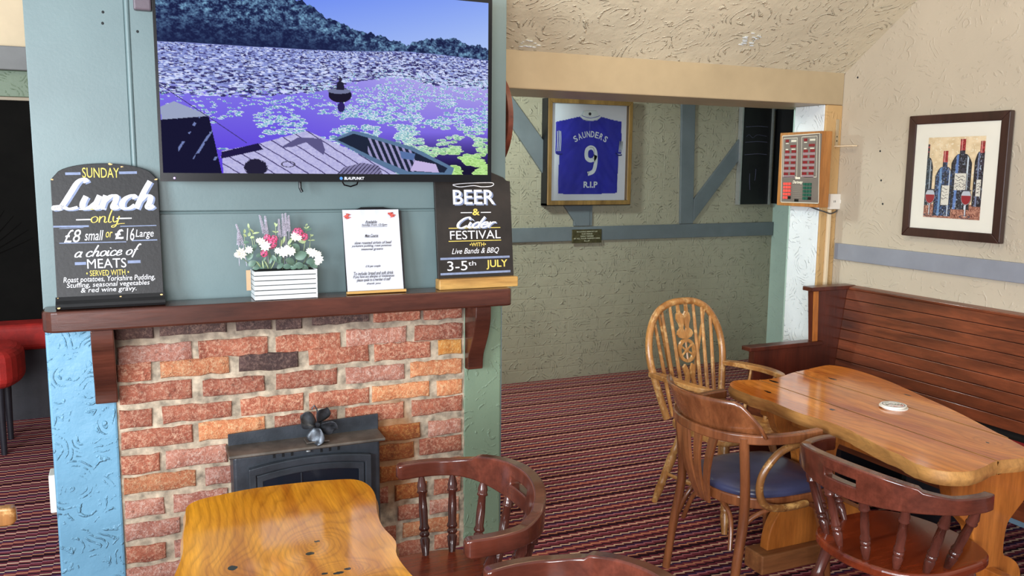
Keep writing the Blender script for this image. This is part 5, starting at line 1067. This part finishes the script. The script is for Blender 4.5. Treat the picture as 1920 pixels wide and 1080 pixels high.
# ---------------------------------------------------------------- captain's chairs
SPIN = [(0, .0085), (.05, .0095), (.16, .0165), (.20, .0150), (.215, .0175), (.235, .0175), (.25, .0120), (.45, .0145), (.62, .0135), (.66, .0175), (.68, .0175), (.70, .0120), (.72, .0165), (.75, .0165), (.77, .0120), (.80, .0165), (.90, .0140), (1, .0095)]
LEG = [(0, .014), (.06, .016), (.20, .022), (.24, .018), (.26, .023), (.28, .018), (.45, .022), (.62, .024), (.66, .017), (.69, .024), (.72, .017), (.90, .021), (1, .019)]
def captain(label, loc, rz, mats, group=None, handle=True, reach=0.045):
    mr, mz, mseat = mats; t = thing('captains_chair', label, 'chair', loc, rz, group)
    path = catmull([(reach, 0.305, 0), (-0.04, 0.310, 0), (-0.13, 0.290, 0), (-0.205, 0.225, 0), (-0.250, 0.120, 0), (-0.265, 0, 0), (-0.250, -0.120, 0), (-0.205, -0.225, 0), (-0.13, -0.290, 0), (-0.04, -0.310, 0), (reach, -0.305, 0)], 8)
    n = len(path); mid = (n-1)/2; vs = []; cols = 8
    for i, p_ in enumerate(path):
        s = (i-mid)/mid; a = abs(s); tn = (path[min(i+1, n-1)]-path[max(i-1, 0)]).normalized(); nr = Vector((tn.y, -tn.x, 0))
        if nr.dot(Vector((p_.x, p_.y, 0))) < 0: nr = -nr
        k = 1-min(1, a/0.62)**2.2 if a < 0.62 else 0
        hump = 0.5*(1+math.cos(PI*min(1, a/0.60))); zt = 0.728+0.034*hump**0.6+(0.008 if a < 0.42 else 0); zb = 0.676-0.022*hump
        th = 0.017+0.002*hump
        if i in (0, n-1): th *= 0.55; zt -= 0.010; zb += 0.010
        elif i in (1, n-2): th *= 0.88; zt -= 0.003; zb += 0.003
        ln = 0.012*hump
        z1, z2 = zb+(zt-zb)*0.42, zb+(zt-zb)*0.64
        for (o_, z) in ((-th, zb), (-th, z1), (-th, z2), (-th, zt), (th, zt), (th, z2), (th, z1), (th, zb)):
            q = p_+nr*(o_+ln*(z-zb)/(zt-zb)); vs.append((q.x, q.y, z))
    fs = [tuple(range(7, -1, -1)), tuple(range((n-1)*8, n*8))]; h0, h1 = int(mid-4), int(mid+4)
    for i in range(n-1):
        hole = handle and h0 <= i < h1
        for k in range(8):
            if hole and k in (1, 5): continue
            fs.append((i*8+k, i*8+(k+1) % 8, (i+1)*8+(k+1) % 8, (i+1)*8+k))
        if hole: fs += [(i*8+1, (i+1)*8+1, (i+1)*8+6, i*8+6), (i*8+2, i*8+5, (i+1)*8+5, (i+1)*8+2)]
    if handle: fs += [(h0*8+1, h0*8+6, h0*8+5, h0*8+2), (h1*8+1, h1*8+2, h1*8+5, h1*8+6)]
    MB().add(vs, fs).build('back_rail', mr, t, smooth=True, bevel=0.005, ang=35, seg=3)
    seat = closed([(0.255, 0.0), (0.235, 0.13), (0.17, 0.215), (0.04, 0.235), (-0.10, 0.225), (-0.205, 0.155), (-0.245, 0.0), (-0.205, -0.155), (-0.10, -0.225), (0.04, -0.235), (0.17, -0.215), (0.235, -0.13)], 5)
    MB().prism(seat, 0.415, 0.450, 'z').build('seat', mseat, t, bevel=0.010, seg=3)
    for a in (-0.80, -0.57, -0.34, -0.115, 0.115, 0.34, 0.57, 0.80):
        i = int(round(mid+a*mid)); p_ = path[i]; top = Vector((p_.x, p_.y, 0.685)); bot = Vector((p_.x*0.80+0.005, p_.y*0.70, 0.445))
        if abs(a) > 0.7: bot = Vector((0.06*0+p_.x+0.02, p_.y*0.66, 0.445))
        MB().lathe(bot, top, [(1-q, r) for q, r in reversed(SPIN)], 12).build('spindle', mz, t, smooth=True, ang=60)
    for sx in (1, -1):
        for sy in (1, -1):
            a = Vector((0.15 if sx > 0 else -0.14, 0.15*sy, 0.42)); b = Vector((0.235 if sx > 0 else -0.235, 0.22*sy, 0.0)); MB().lathe(b, a, LEG, 12).build('leg', mz, t, smooth=True, ang=60)
    for sy in (1, -1): MB().lathe((-0.20, 0.195*sy, 0.17), (0.20, 0.195*sy, 0.17), [(0, .009), (.3, .012), (.5, .016), (.7, .012), (1, .009)], 10).build('stretcher', mz, t, smooth=True)
    MB().lathe((0, -0.19, 0.17), (0, 0.19, 0.17), [(0, .009), (.3, .012), (.5, .016), (.7, .012), (1, .009)], 10).build('stretcher', mz, t, smooth=True)
    return t
MM_ = (M_CAP, M_CAPZ, M_SEATW)
captain('dark mahogany captain\'s chair tucked at the slab table, nearer the fireplace', (0.800, 2.275, 0), PI, MM_)
captain('dark mahogany captain\'s chair at the bottom edge, only its curved rail showing', (0.80, 1.49, 0), PI+0.05, MM_)
captain('dark mahogany captain\'s chair at the near left corner of the long pine table', (2.315, 1.965, 0), 0.03, MM_, reach=0.012)
captain('light brown worn wooden chair cut off by the left edge of the photo', (-0.372, 2.36, 0), 0.0, (M_WIND, M_WIND, M_WIND), handle=False)

# ---------------------------------------------------------------- slab table (left, live edge)
tb = thing('slab_table', 'glossy golden live edge slab table in front of the stove', 'table', (0.32, 1.9, 0))
oc = closed([(0.140, 2.455), (0.105, 2.41), (0.098, 2.32), (0.086, 2.22), (0.078, 2.11), (0.052, 1.99), (0.02, 1.85), (0.01, 1.65), (0.035, 1.45), (0.07, 1.36), (0.20, 1.33), (0.40, 1.34), (0.54, 1.40), (0.60, 1.55), (0.575, 1.70), (0.560, 1.79), (0.558, 1.90), (0.578, 1.98), (0.572, 2.08), (0.585, 2.18), (0.612, 2.30), (0.612, 2.39), (0.585, 2.445), (0.52, 2.468), (0.425, 2.482), (0.30, 2.488), (0.21, 2.474)], 4)
Rt = rel(tb)
def slabtop(outline, z0, z1, Mx, name, mat, parent, und=0.012, matside=None):
    n = len(outline); cx_ = sum(p_[0] for p_ in outline)/n; cy_ = sum(p_[1] for p_ in outline)/n; vs = []; fs = []
    levels = [(0.0, z1), (-0.004, z1-0.004), (0.004, (z0+z1)/2), (-und, z0)]
    for li, (o_, z) in enumerate(levels):
        for k, (a, b) in enumerate(outline):
            p0, p1 = Vector(outline[k-1]), Vector(outline[(k+1) % n]); t_ = (p1-p0).normalized(); nr = Vector((t_.y, -t_.x))
            if nr.dot(Vector((a-cx_, b-cy_))) < 0: nr = -nr
            o2 = o_+(0 if li == 0 else 0.0012*noise.noise(Vector((a*18, b*18, li)))); vs.append(Mx @ Vector((a+nr.x*(o2-0.003*(li == 0)), b+nr.y*(o2-0.003*(li == 0)), z)))
    for li in range(3): fs += [(li*n+k, li*n+(k+1) % n, (li+1)*n+(k+1) % n, (li+1)*n+k) for k in range(n)]
    fs += [tuple(range(n)), tuple(range(3*n, 4*n))]
    o = MB().add(vs, fs).build(name, mat, parent, smooth=True, ang=50)
    if matside:
        o.data.materials.append(matside)
        for p_ in o.data.polygons:
            if abs(p_.normal.z) < 0.7: p_.material_index = 1
    return o
slabtop(oc, 0.705, 0.75, Rt, 'tabletop', M_ELM, tb, 0.014, M_BARK)
ped = closed([(0.16, 0.06), (0.46, 0.06), (0.47, 0.20), (0.40, 0.30), (0.42, 0.45), (0.48, 0.56), (0.50, 0.70), (0.14, 0.70), (0.16, 0.56), (0.22, 0.45), (0.24, 0.30), (0.15, 0.20)], 3)
for y in (2.22, 1.62):
    MB().prism(ped, y-0.022, y+0.022, 'y', Rt).build('pedestal', M_PINEZ, tb, bevel=0.004)
    MB().box(0.08, 0.54, y-0.045, y+0.045, 0.0, 0.06, Rt).build('foot', M_PINEX, tb, bevel=0.005)
MB().box(0.29, 0.33, 1.64, 2.20, 0.24, 0.34, Rt).build('stretcher', M_PINEZ, tb, bevel=0.004)

# ---------------------------------------------------------------- long pine table (right)
pt = thing('pine_table', 'long glossy orange pine trestle table with wavy edges in front of the bench', 'table', (2.7, 2.4, 0))
Rp = rel(pt)
oc = closed([(2.352, 2.90), (2.345, 2.79), (2.358, 2.70), (2.352, 2.60), (2.345, 2.48), (2.362, 2.34), (2.352, 2.20), (2.318, 2.05), (2.296, 1.93), (2.282, 1.85), (2.31, 1.795), (2.38, 1.765), (2.46, 1.775), (2.56, 1.80), (2.66, 1.785), (2.74, 1.80), (2.775, 1.86), (2.86, 2.06), (2.95, 2.28), (3.02, 2.50), (3.085, 2.70), (3.118, 2.88), (3.118, 3.00), (3.085, 3.07), (3.03, 3.075), (2.90, 3.045), (2.78, 3.015), (2.68, 2.975), (2.575, 2.965), (2.47, 3.00), (2.40, 2.975)], 4)
seams = [2.0, 2.555, 2.815, 3.4]
for a, b in zip(seams[:-1], seams[1:]):
    q = clip(clip(oc, 0, a+0.0012, False), 0, b-0.0012, True)
    slabtop(q, 0.702, 0.75, Rp, 'plank', M_PINE, pt, 0.004, M_BARK)
far_h = [(0.26, 0.70), (0.22, 0.60), (0.13, 0.52), (0.105, 0.45), (0.115, 0.31), (0.15, 0.275), (0.19, 0.25), (0.225, 0.20), (0.245, 0.14), (0.25, 0.085)]
near_h = [(0.225, 0.70), (0.205, 0.62), (0.175, 0.56), (0.115, 0.505), (0.085, 0.465), (0.080, 0.37), (0.12, 0.345), (0.165, 0.31), (0.185, 0.25), (0.185, 0.085)]
for y, xc, hf in ((2.71, 2.655, far_h), (1.895, 2.650, near_h)):
    q = catmull(hf, 4); poly = [(xc-v[0], v[1]) for v in q]+[(xc+v[0], v[1]) for v in reversed(q)]
    MB().prism(poly, y-0.024, y+0.024, 'y', Rp).build('pedestal', M_PINEZ, pt, bevel=0.004)
    MB().box(xc-hf[-1][0]-0.055, xc+hf[-1][0]+0.055, y-0.060, y+0.055, 0.0, 0.085, Rp).build('foot', M_PINEX, pt, bevel=0.006)
    MB().box(xc-0.24, xc+0.24, y+0.026, y+0.075, 0.655, 0.702, Rp).build('cleat', M_PINEZ, pt, bevel=0.003)
MB().box(2.64, 2.68, 1.80, 2.80, 0.24, 0.33, Rp).build('stretcher', M_PINEZ, pt, bevel=0.004)
MB().prism([(2.36, 0.24), (2.42, 0.15), (2.62, 0.15), (2.684, 0.24)], 2.645, 2.675, 'x', Rp).build('wedge', M_GOLD, pt)
MB().box(2.40, 2.44, 1.92, 2.58, 0.665, 0.702, Rp).build('side_rail', M_PINEZ, pt, bevel=0.003)
# beer mats
M_BM = attr_mat('printed_beermat', 0, 0.6)
def beermat(U, V):
    x, y = U*2-1, V*2-1; c = np.full(U.shape+(3,), 232.0); n = vnoise(x*9, y*9, 31)
    r = np.hypot(x, y); c[(r > 0.82) & (r < 0.9)] = (60, 60, 60); c[(n > 0.66) & (r < 0.75) & (y < 0.0)] = (200, 50, 48); c[(n < 0.30) & (r < 0.78) & (y > -0.3)] = (60, 110, 70); c[(np.abs(y-0.1*np.sin(x*9)) < 0.06) & (r < 0.7)] = (40, 44, 50); return c
for k, (dx, dy, lb) in enumerate([(0.004, -0.004, 'bottom round beer mat of the little stack on the pine table'), (-0.003, 0.004, 'middle round beer mat of the little stack on the pine table'), (0, 0, 'top round beer mat with red and green print on the pine table')]):
    t = thing('beer_mat', lb, 'beer mat', (2.752+dx, 2.398+dy, 0.7503+k*0.0046), 0.5+k, 'beer mats stacked on the pine table')
    MB().lathe((0, 0, 0), (0, 0, 0.0042), [(0, 0.049), (1, 0.049)], 32).build('card', M_MAT, t)
    if k == 2:
        mb = MB(); nr, na = 14, 40; cs = []
        for i in range(nr+1):
            for j in range(na): r = 0.048*i/nr; a = 2*PI*j/na; mb.v.append((r*math.cos(a), r*math.sin(a), 0.0044))
        mb.f = [(i*na+j, i*na+(j+1) % na, (i+1)*na+(j+1) % na, (i+1)*na+j) for i in range(nr) for j in range(na)]
        o = mb.build('print', M_BM, t); U = np.array([v.co.x for v in o.data.vertices])/0.096+0.5; V = 0.5-np.array([v.co.y for v in o.data.vertices])/0.096; cc = beermat(U, V)/255.0; cc = cc**2.2
        at = o.data.color_attributes.new('col', 'FLOAT_COLOR', 'POINT'); at.data.foreach_set('color', np.concatenate([cc, np.ones((len(U), 1))], 1).astype(np.float32).ravel())

# ---------------------------------------------------------------- bentwood armchair with the blue seat
bw = thing('bentwood_armchair', 'worn bentwood armchair with a navy padded seat and slatted back', 'chair', (2.288, 2.640, 0), math.radians(-3))
U_ = catmull([(0.046, 0.300, 0.716), (-0.03, 0.302, 0.712), (-0.13, 0.284, 0.706), (-0.22, 0.238, 0.702), (-0.295, 0.140, 0.700), (-0.322, 0, 0.700), (-0.295, -0.140, 0.700), (-0.22, -0.238, 0.702), (-0.13, -0.284, 0.706), (-0.03, -0.302, 0.712), (0.046, -0.300, 0.716)], 7)
def bent(path, th, hh, taper=0):
    n = len(path); vs = []
    for i, p_ in enumerate(path):
        tn = (path[min(i+1, n-1)]-path[max(i-1, 0)]).normalized(); nr = Vector((tn.y, -tn.x, 0)).normalized(); e = 0.8 if i in (0, n-1) else 1
        for o_, z in ((-th*e, -hh*e), (th*e, -hh*e), (th*e, hh*e), (-th*e, hh*e)): vs.append(p_+nr*o_+Vector((0, 0, z)))
    return MB().add(vs, [(i*4+k, i*4+(k+1) % 4, (i+1)*4+(k+1) % 4, (i+1)*4+k) for i in range(n-1) for k in range(4)]+[(3, 2, 1, 0), ((n-1)*4, (n-1)*4+1, (n-1)*4+2, (n-1)*4+3)])
bent(U_, 0.017, 0.019).build('arm_rail', M_BENT, bw, smooth=True, bevel=0.006, seg=3)
# curved back panel standing on the rail
vs = []; fs = []; ns = 30; nz = 6
for i in range(ns+1):
    s = -1+2*i/ns; a = s*1.12; ht = 0.130*min(1, (1-abs(s))/0.30)**0.75+0.004
    for j in range(nz+1):
        t_ = j/nz; r = 0.258+0.055*t_; vs.append((-0.060-r*1.00*math.cos(a), r*1.07*math.sin(a), 0.712+ht*t_))
fs = [(i*(nz+1)+j, (i+1)*(nz+1)+j, (i+1)*(nz+1)+j+1, i*(nz+1)+j+1) for i in range(ns) for j in range(nz)]
o = MB().add(vs, fs).build('back_panel', M_BENT, bw, smooth=True, ang=180); sm = o.modifiers.new('s', 'SOLIDIFY'); sm.thickness = 0.012; sm.offset = 0
# fan of slats
for k, yt in enumerate((0.125, 0.045, -0.045, -0.125)):
    yb_ = yt*0.26; top = Vector((-0.318+abs(yt)**2*1.5, yt, 0.705)); bot = Vector((-0.252, yb_, 0.385))
    vs = []; n = 6
    for i in range(n+1):
        t_ = i/n; p_ = bot.lerp(top, t_)+Vector((-0.022*math.sin(PI*t_), 0, 0)); ww = 0.013+0.011*t_
        for o_, d in ((-ww, -0.006), (ww, -0.006), (ww, 0.006), (-ww, 0.006)): vs.append(p_+Vector((d, o_, 0)))
    MB().add(vs, [(i*4+q, i*4+(q+1) % 4, (i+1)*4+(q+1) % 4, (i+1)*4+q) for i in range(n) for q in range(4)]+[(3, 2, 1, 0), (n*4, n*4+1, n*4+2, n*4+3)]).build('back_slat', M_BENT, bw, bevel=0.002)
seat = closed([(0.235, 0), (0.225, 0.14), (0.17, 0.205), (0.0, 0.225), (-0.15, 0.20), (-0.225, 0.11), (-0.245, 0), (-0.225, -0.11), (-0.15, -0.20), (0.0, -0.225), (0.17, -0.205), (0.225, -0.14)], 5)
MB().prism(seat, 0.405, 0.448, 'z').build('seat_frame', M_BENT, bw, bevel=0.006)
mb = MB(); n = len(seat)
for s_, z in ((0.965, 0.447), (0.985, 0.458), (0.965, 0.470), (0.90, 0.479), (0.75, 0.484), (0.5, 0.487), (0.2, 0.488)): mb.v += [(a*s_, b*s_, z+0.003*noise.noise(Vector((a*s_*14, b*s_*9, 3)))*(z > .45)) for a, b in seat]
mb.f = [(l*n+k, l*n+(k+1) % n, (l+1)*n+(k+1) % n, (l+1)*n+k) for l in range(6) for k in range(n)]+[tuple(range(6*n, 7*n))]
mb.build('seat_pad', M_BLUECUSH, bw, smooth=True, ang=80)
for sy in (1, -1):
    MB().tube(catmull([(-0.272, 0.225*sy, 0.0), (-0.245, 0.222*sy, 0.20), (-0.215, 0.215*sy, 0.43), (-0.240, 0.225*sy, 0.705)], 5), [0.017]*5+[0.019]*11, 12).build('leg', M_BENT, bw, smooth=True)
    MB().tube([(0.175, 0.165*sy, 0.41), (0.205, 0.185*sy, 0.2), (0.225, 0.195*sy, 0.0)], [0.019, 0.017, 0.014], 12).build('leg', M_BENT, bw, smooth=True)
    # the bent loop from arm to seat rail
    MB().tube(catmull([(0.038, 0.294*sy, 0.688), (-0.03, 0.292*sy, 0.684), (-0.12, 0.284*sy, 0.655), (-0.180, 0.272*sy, 0.580), (-0.188, 0.262*sy, 0.505), (-0.15, 0.252*sy, 0.442), (-0.07, 0.248*sy, 0.418), (0.05, 0.244*sy, 0.420)], 6), [0.011]+[0.0145]*41+[0.013], 12).build('arm_loop', M_BENTW, bw, smooth=True)
    # knee braces
    for sx, x0 in ((1, 0.205), (-1, -0.24)):
        MB().tube(catmull([(x0*0.97, 0.18*sy if sx > 0 else 0.215*sy, 0.235), (x0*0.80, 0.19*sy, 0.345), (x0*0.45, 0.205*sy, 0.398), (x0*0.1, 0.21*sy, 0.405)], 5), [0.007]+[0.0105]*15, 10).build('knee_brace', M_BENT, bw, smooth=True)
    MB().tube(catmull([((0.2 if sy > 0 else -0.235), 0.165, 0.24), ((0.185 if sy > 0 else -0.21), 0.12, 0.36), ((0.17 if sy > 0 else -0.20), 0.0, 0.398), ((0.185 if sy > 0 else -0.21), -0.12, 0.36), ((0.2 if sy > 0 else -0.235), -0.165, 0.24)], 5), 0.010, 10).build('knee_brace', M_BENT, bw, smooth=True)

# ---------------------------------------------------------------- wheelback windsor armchair
wc = thing('wheelback_armchair', 'golden wooden wheelback armchair with tall hooped back beyond the pine table', 'chair', (2.66, 3.31, 0), -PI/2+math.radians(10))
def lean_pt(y, z): return Vector((-0.215-(z-0.44)*0.22, y, z))
hoop = [(-0.195, 0.44), (-0.235, 0.60), (-0.262, 0.74), (-0.245, 0.86), (-0.185, 0.955), (-0.10, 0.998), (0, 1.008), (0.10, 0.998), (0.185, 0.955), (0.245, 0.86), (0.262, 0.74), (0.235, 0.60), (0.195, 0.44)]
hp = catmull([lean_pt(y, z) for y, z in hoop], 6); MB().tube(hp, 0.0185, 12).build('back_hoop', M_WIND, wc, smooth=True)
def hoop_z(y):
    best = max((p_.z for p_ in hp if abs(p_.y-y) < 0.022), default=0.9); return best
for yb_, yt in ((-0.155, -0.205), (-0.110, -0.145), (-0.065, -0.085), (0.065, 0.085), (0.110, 0.145), (0.155, 0.205)):
    MB().lathe(lean_pt(yb_, 0.445), lean_pt(yt, hoop_z(yt)), [(0, .0095), (.3, .0105), (1, .008)], 8).build('spindle', M_WIND, wc, smooth=True)
for sy in (1, -1): MB().lathe(Vector((-0.29, 0.035*sy, 0.43)), lean_pt(0.17*sy, hoop_z(0.17)), [(0, .009), (.4, .009), (1, .007)], 8).build('brace_spindle', M_WIND, wc, smooth=True)
MB().box(-0.31, -0.20, -0.05, 0.05, 0.408, 0.438).build('seat_tail', M_WIND, wc, bevel=0.006)
# pierced wheel splat
def half(pts): return [(y, z) for y, z in pts]+[(-y, z) for y, z in reversed(pts)]
def spl(poly, nm='splat'):
    vs = []; n = len(poly)
    for d in (-0.006, 0.006):
        for y, z in poly: q = lean_pt(y, z); vs.append((q.x+d, q.y*1.22, q.z))
    return MB().add(vs, [tuple(range(n-1, -1, -1)), tuple(range(n, 2*n))]+[(i, (i+1) % n, n+(i+1) % n, n+i) for i in range(n)]).build(nm, M_WIND, wc)
for sy in (1, -1):
    spl([(0.012*sy, 0.445), (0.030*sy, 0.445), (0.036*sy, 0.52), (0.030*sy, 0.58), (0.024*sy, 0.63), (0.036*sy, 0.675), (0.020*sy, 0.690), (0.006*sy, 0.66), (0.004*sy, 0.62), (0.016*sy, 0.57), (0.020*sy, 0.52)])
    spl([(0.0, 0.815), (0.012*sy, 0.818), (0.034*sy, 0.825), (0.046*sy, 0.842), (0.040*sy, 0.858), (0.024*sy, 0.872), (0.030*sy, 0.895), (0.040*sy, 0.92), (0.036*sy, 0.945), (0.030*sy, 0.95), (0.030*sy, 1.0), (0.018*sy, 1.0), (0.016*sy, 0.955), (0.0, 0.935), (0.003*sy, 0.895), (0.010*sy, 0.87), (0.0, 0.85)])
wcn, wr = (0.0, 0.757), 0.056
ring = [(wr*1.08*math.cos(a), wcn[1]+wr*1.08*math.sin(a)) for a in np.linspace(0, 2*PI, 29)[:-1]]; rin = [(y*0.72, wcn[1]+(z-wcn[1])*0.74) for y, z in ring]
vs = []; n = len(ring)
for d in (-0.006, 0.006):
    for poly in (ring, rin):
        for y, z in poly: q = lean_pt(y, z); vs.append((q.x+d, q.y, q.z))
fs = []
for i in range(n): j = (i+1) % n; fs += [(i, j, n+j, n+i), (2*n+i, 3*n+i, 3*n+j, 2*n+j), (i, 2*n+i, 2*n+j, j), (n+i, n+j, 3*n+j, 3*n+i)]
MB().add(vs, fs).build('wheel_rim', M_WIND, wc)
sp = MB()
for k in range(6):
    a = k*PI/3+PI/6; p0 = lean_pt(0, wcn[1]); p1 = lean_pt(wr*0.80*math.cos(a), wcn[1]+wr*0.85*math.sin(a)); sp.tube([p0, p1], [0.0045, 0.0065], 6)
sp.ball(lean_pt(0, wcn[1]), 0.014, 0.6, 1, 1); sp.build('wheel_spokes', M_WIND, wc)
seat = closed([(0.215, 0), (0.21, 0.14), (0.17, 0.225), (0.03, 0.235), (-0.12, 0.215), (-0.205, 0.16), (-0.235, 0), (-0.205, -0.16), (-0.12, -0.215), (0.03, -0.235), (0.17, -0.225), (0.21, -0.14)], 5)
MB().prism(seat, 0.405, 0.442, 'z').build('seat', M_WIND, wc, bevel=0.009, seg=3)
for sy in (1, -1):
    arm = catmull([lean_pt(0.256*sy, 0.665)+Vector((-0.01, 0, 0)), Vector((-0.17, 0.272*sy, 0.672)), Vector((-0.02, 0.292*sy, 0.672)), Vector((0.09, 0.275*sy, 0.668)), Vector((0.13, 0.25*sy, 0.664))], 5)
    n = len(arm); vs = []
    for i, p_ in enumerate(arm):
        tn = (arm[min(i+1, n-1)]-arm[max(i-1, 0)]).normalized(); nr = Vector((tn.y, -tn.x, 0)).normalized(); ww = 0.014+0.014*math.sin(PI*min(1, i/n+0.12))
        if i == n-1: ww *= 0.6
        for o_, z in ((-ww, -0.012), (ww, -0.012), (ww, 0.012), (-ww, 0.012)): vs.append(p_+nr*o_+Vector((0, 0, z)))
    MB().add(vs, [(i*4+q, i*4+(q+1) % 4, (i+1)*4+(q+1) % 4, (i+1)*4+q) for i in range(n-1) for q in range(4)]+[(3, 2, 1, 0), ((n-1)*4, (n-1)*4+1, (n-1)*4+2, (n-1)*4+3)]).build('arm', M_WIND, wc, smooth=True, bevel=0.006, seg=3)
    MB().lathe((0.06, 0.215*sy, 0.44), (0.065, 0.275*sy, 0.662), [(0, .010), (.2, .016), (.35, .011), (.5, .017), (.6, .012), (.8, .014), (1, .008)], 10).build('arm_post', M_WIND, wc, smooth=True)
    MB().lathe((-0.07, 0.21*sy, 0.44), (-0.09, 0.275*sy, 0.664), [(0, .008), (.5, .010), (1, .006)], 10).build('arm_spindle', M_WIND, wc, smooth=True)
    for sx in (1, -1):
        MB().lathe((0.235*sx-0.01, 0.235*sy, 0.0), (0.135*sx, 0.155*sy, 0.41), LEG, 12).build('leg', M_WIND, wc, smooth=True, ang=60)
    MB().lathe((-0.20, 0.205*sy, 0.16), (0.20, 0.205*sy, 0.16), [(0, .008), (.5, .014), (1, .008)], 10).build('stretcher', M_WIND, wc, smooth=True)
MB().lathe((0, -0.20, 0.16), (0, 0.20, 0.16), [(0, .008), (.5, .014), (1, .008)], 10).build('stretcher', M_WIND, wc, smooth=True)

# ---------------------------------------------------------------- bench (settle) along the right wall
bn = thing('settle_bench', 'long brown wooden settle with a planked back against the right wall', 'bench', (3.5, 3.0, 0))
Rb = rel(bn); YE, YN = 3.72, 0.9
def bkx(z): return 3.80-(1.0-z)*0.14
for k in range(9):
    z1 = 1.006-k*0.0585; z0 = z1-0.0555; x1, x0 = bkx(z1), bkx(z0)
    MB().prism([(x1, z1), (x1+0.02, z1), (x0+0.02, z0), (x0, z0)], YN, YE-0.025, 'y', Rb).build('back_plank', M_BENCH, bn, bevel=0.0025)
MB().prism([(bkx(1.0)+0.012, 1.0), (XR_-0.004, 1.0), (XR_-0.004, 0.44), (bkx(0.44)+0.018, 0.44)], YN, YE-0.03, 'y', Rb).build('back_frame', M_BLACKGAP, bn)
MB().prism([(bkx(1.0)-0.006, 1.006), (XR_-0.003, 1.006), (XR_-0.003, 1.028), (bkx(1.0)-0.006, 1.022)], YN, YE-0.03, 'y', Rb).build('top_rail', M_BENCH, bn, bevel=0.004)
MB().prism([(3.545, 1.008), (3.835, 1.008), (3.835, 0.02), (3.14, 0.02), (3.14, 0.690), (3.57, 0.690), (3.562, 0.80)], YE-0.025, YE+0.02, 'y', Rb).build('end_panel', M_BENCHD, bn, bevel=0.003)
MB().prism([(3.556, 0.714), (3.592, 0.714), (3.580, 1.006), (3.544, 1.006)], YE-0.031, YE-0.024, 'y', Rb).build('edge_highlight', M_PINEZ, bn, bevel=0.002)  # panel's orange front edge, its highlight put in as a lighter strip
MB().box(3.518, 3.845, YE-0.045, YE+0.035, 1.006, 1.030, Rb).build('end_cap', M_BENCHD, bn, bevel=0.004)
MB().box(3.100, 3.625, YE-0.040, YE+0.035, 0.690, 0.714, Rb).build('armrest', M_BENCHD, bn, bevel=0.004)
MB().box(3.13, 3.80, YN, YE-0.02, 0.385, 0.415, Rb).build('seat_board', M_BENCH, bn, bevel=0.003)
MB().box(3.12, 3.15, YN, YE-0.02, 0.335, 0.415, Rb).build('seat_rail', M_BENCH, bn, bevel=0.003)
for y in (3.2, 2.75, 1.5): MB().box(3.30, 3.75, y-0.02, y+0.02, 0.0, 0.385, Rb).build('support', M_LEGB, bn)
for i, (y0, y1) in enumerate(((1.0, 2.18), (2.2, 3.66))):
    cs = thing('seat_cushion', ('crimson flat seat cushion on the nearer half of the settle', 'crimson flat seat cushion on the farther half of the settle, behind the table')[i], 'cushion', (3.42, (y0+y1)/2, 0.4165), 0, 'crimson settle cushions')
    MB().box(-0.275, 0.275, -(y1-y0)/2, (y1-y0)/2, 0, 0.045).build('pad', M_REDV, cs, bevel=0.015, seg=3)

# ---------------------------------------------------------------- red banquette in the passage
bq = thing('red_banquette', 'red velour banquette along the black wall left of the chimney', 'bench', (-1.5, 6.4, 0))
MB().box(-1.6, 1.5, -0.10, 0.14, 0.47, 0.645).build('back_cushion', M_REDC, bq, bevel=0.04, seg=4)
MB().box(-1.6, 1.5, -0.06, 0.14, 0.0, 0.47).build('base', M_LEGB, bq)
st2 = thing('red_stool', 'red velour seat with a rounded end nearer than the banquette, cut by the left edge', 'stool', (-0.885, 5.75, 0))
so = [(0.23+0.10*math.cos(a)-0.05, 0.12*math.sin(a)*2) for a in np.linspace(-PI/2, PI/2, 12)]+[(-0.5, 0.24), (-0.5, -0.24)]
MB().prism(so, 0.40, 0.62, 'z').build('seat', M_REDC, st2, bevel=0.06, seg=4)
for x, y in ((0.16, -0.16), (0.16, 0.16), (-0.4, -0.16), (-0.4, 0.16)): MB().lathe((x, y, 0), (x, y, 0.42), [(0, .016), (.5, .02), (1, .024)], 10).build('leg', M_LEGB, st2, smooth=True)
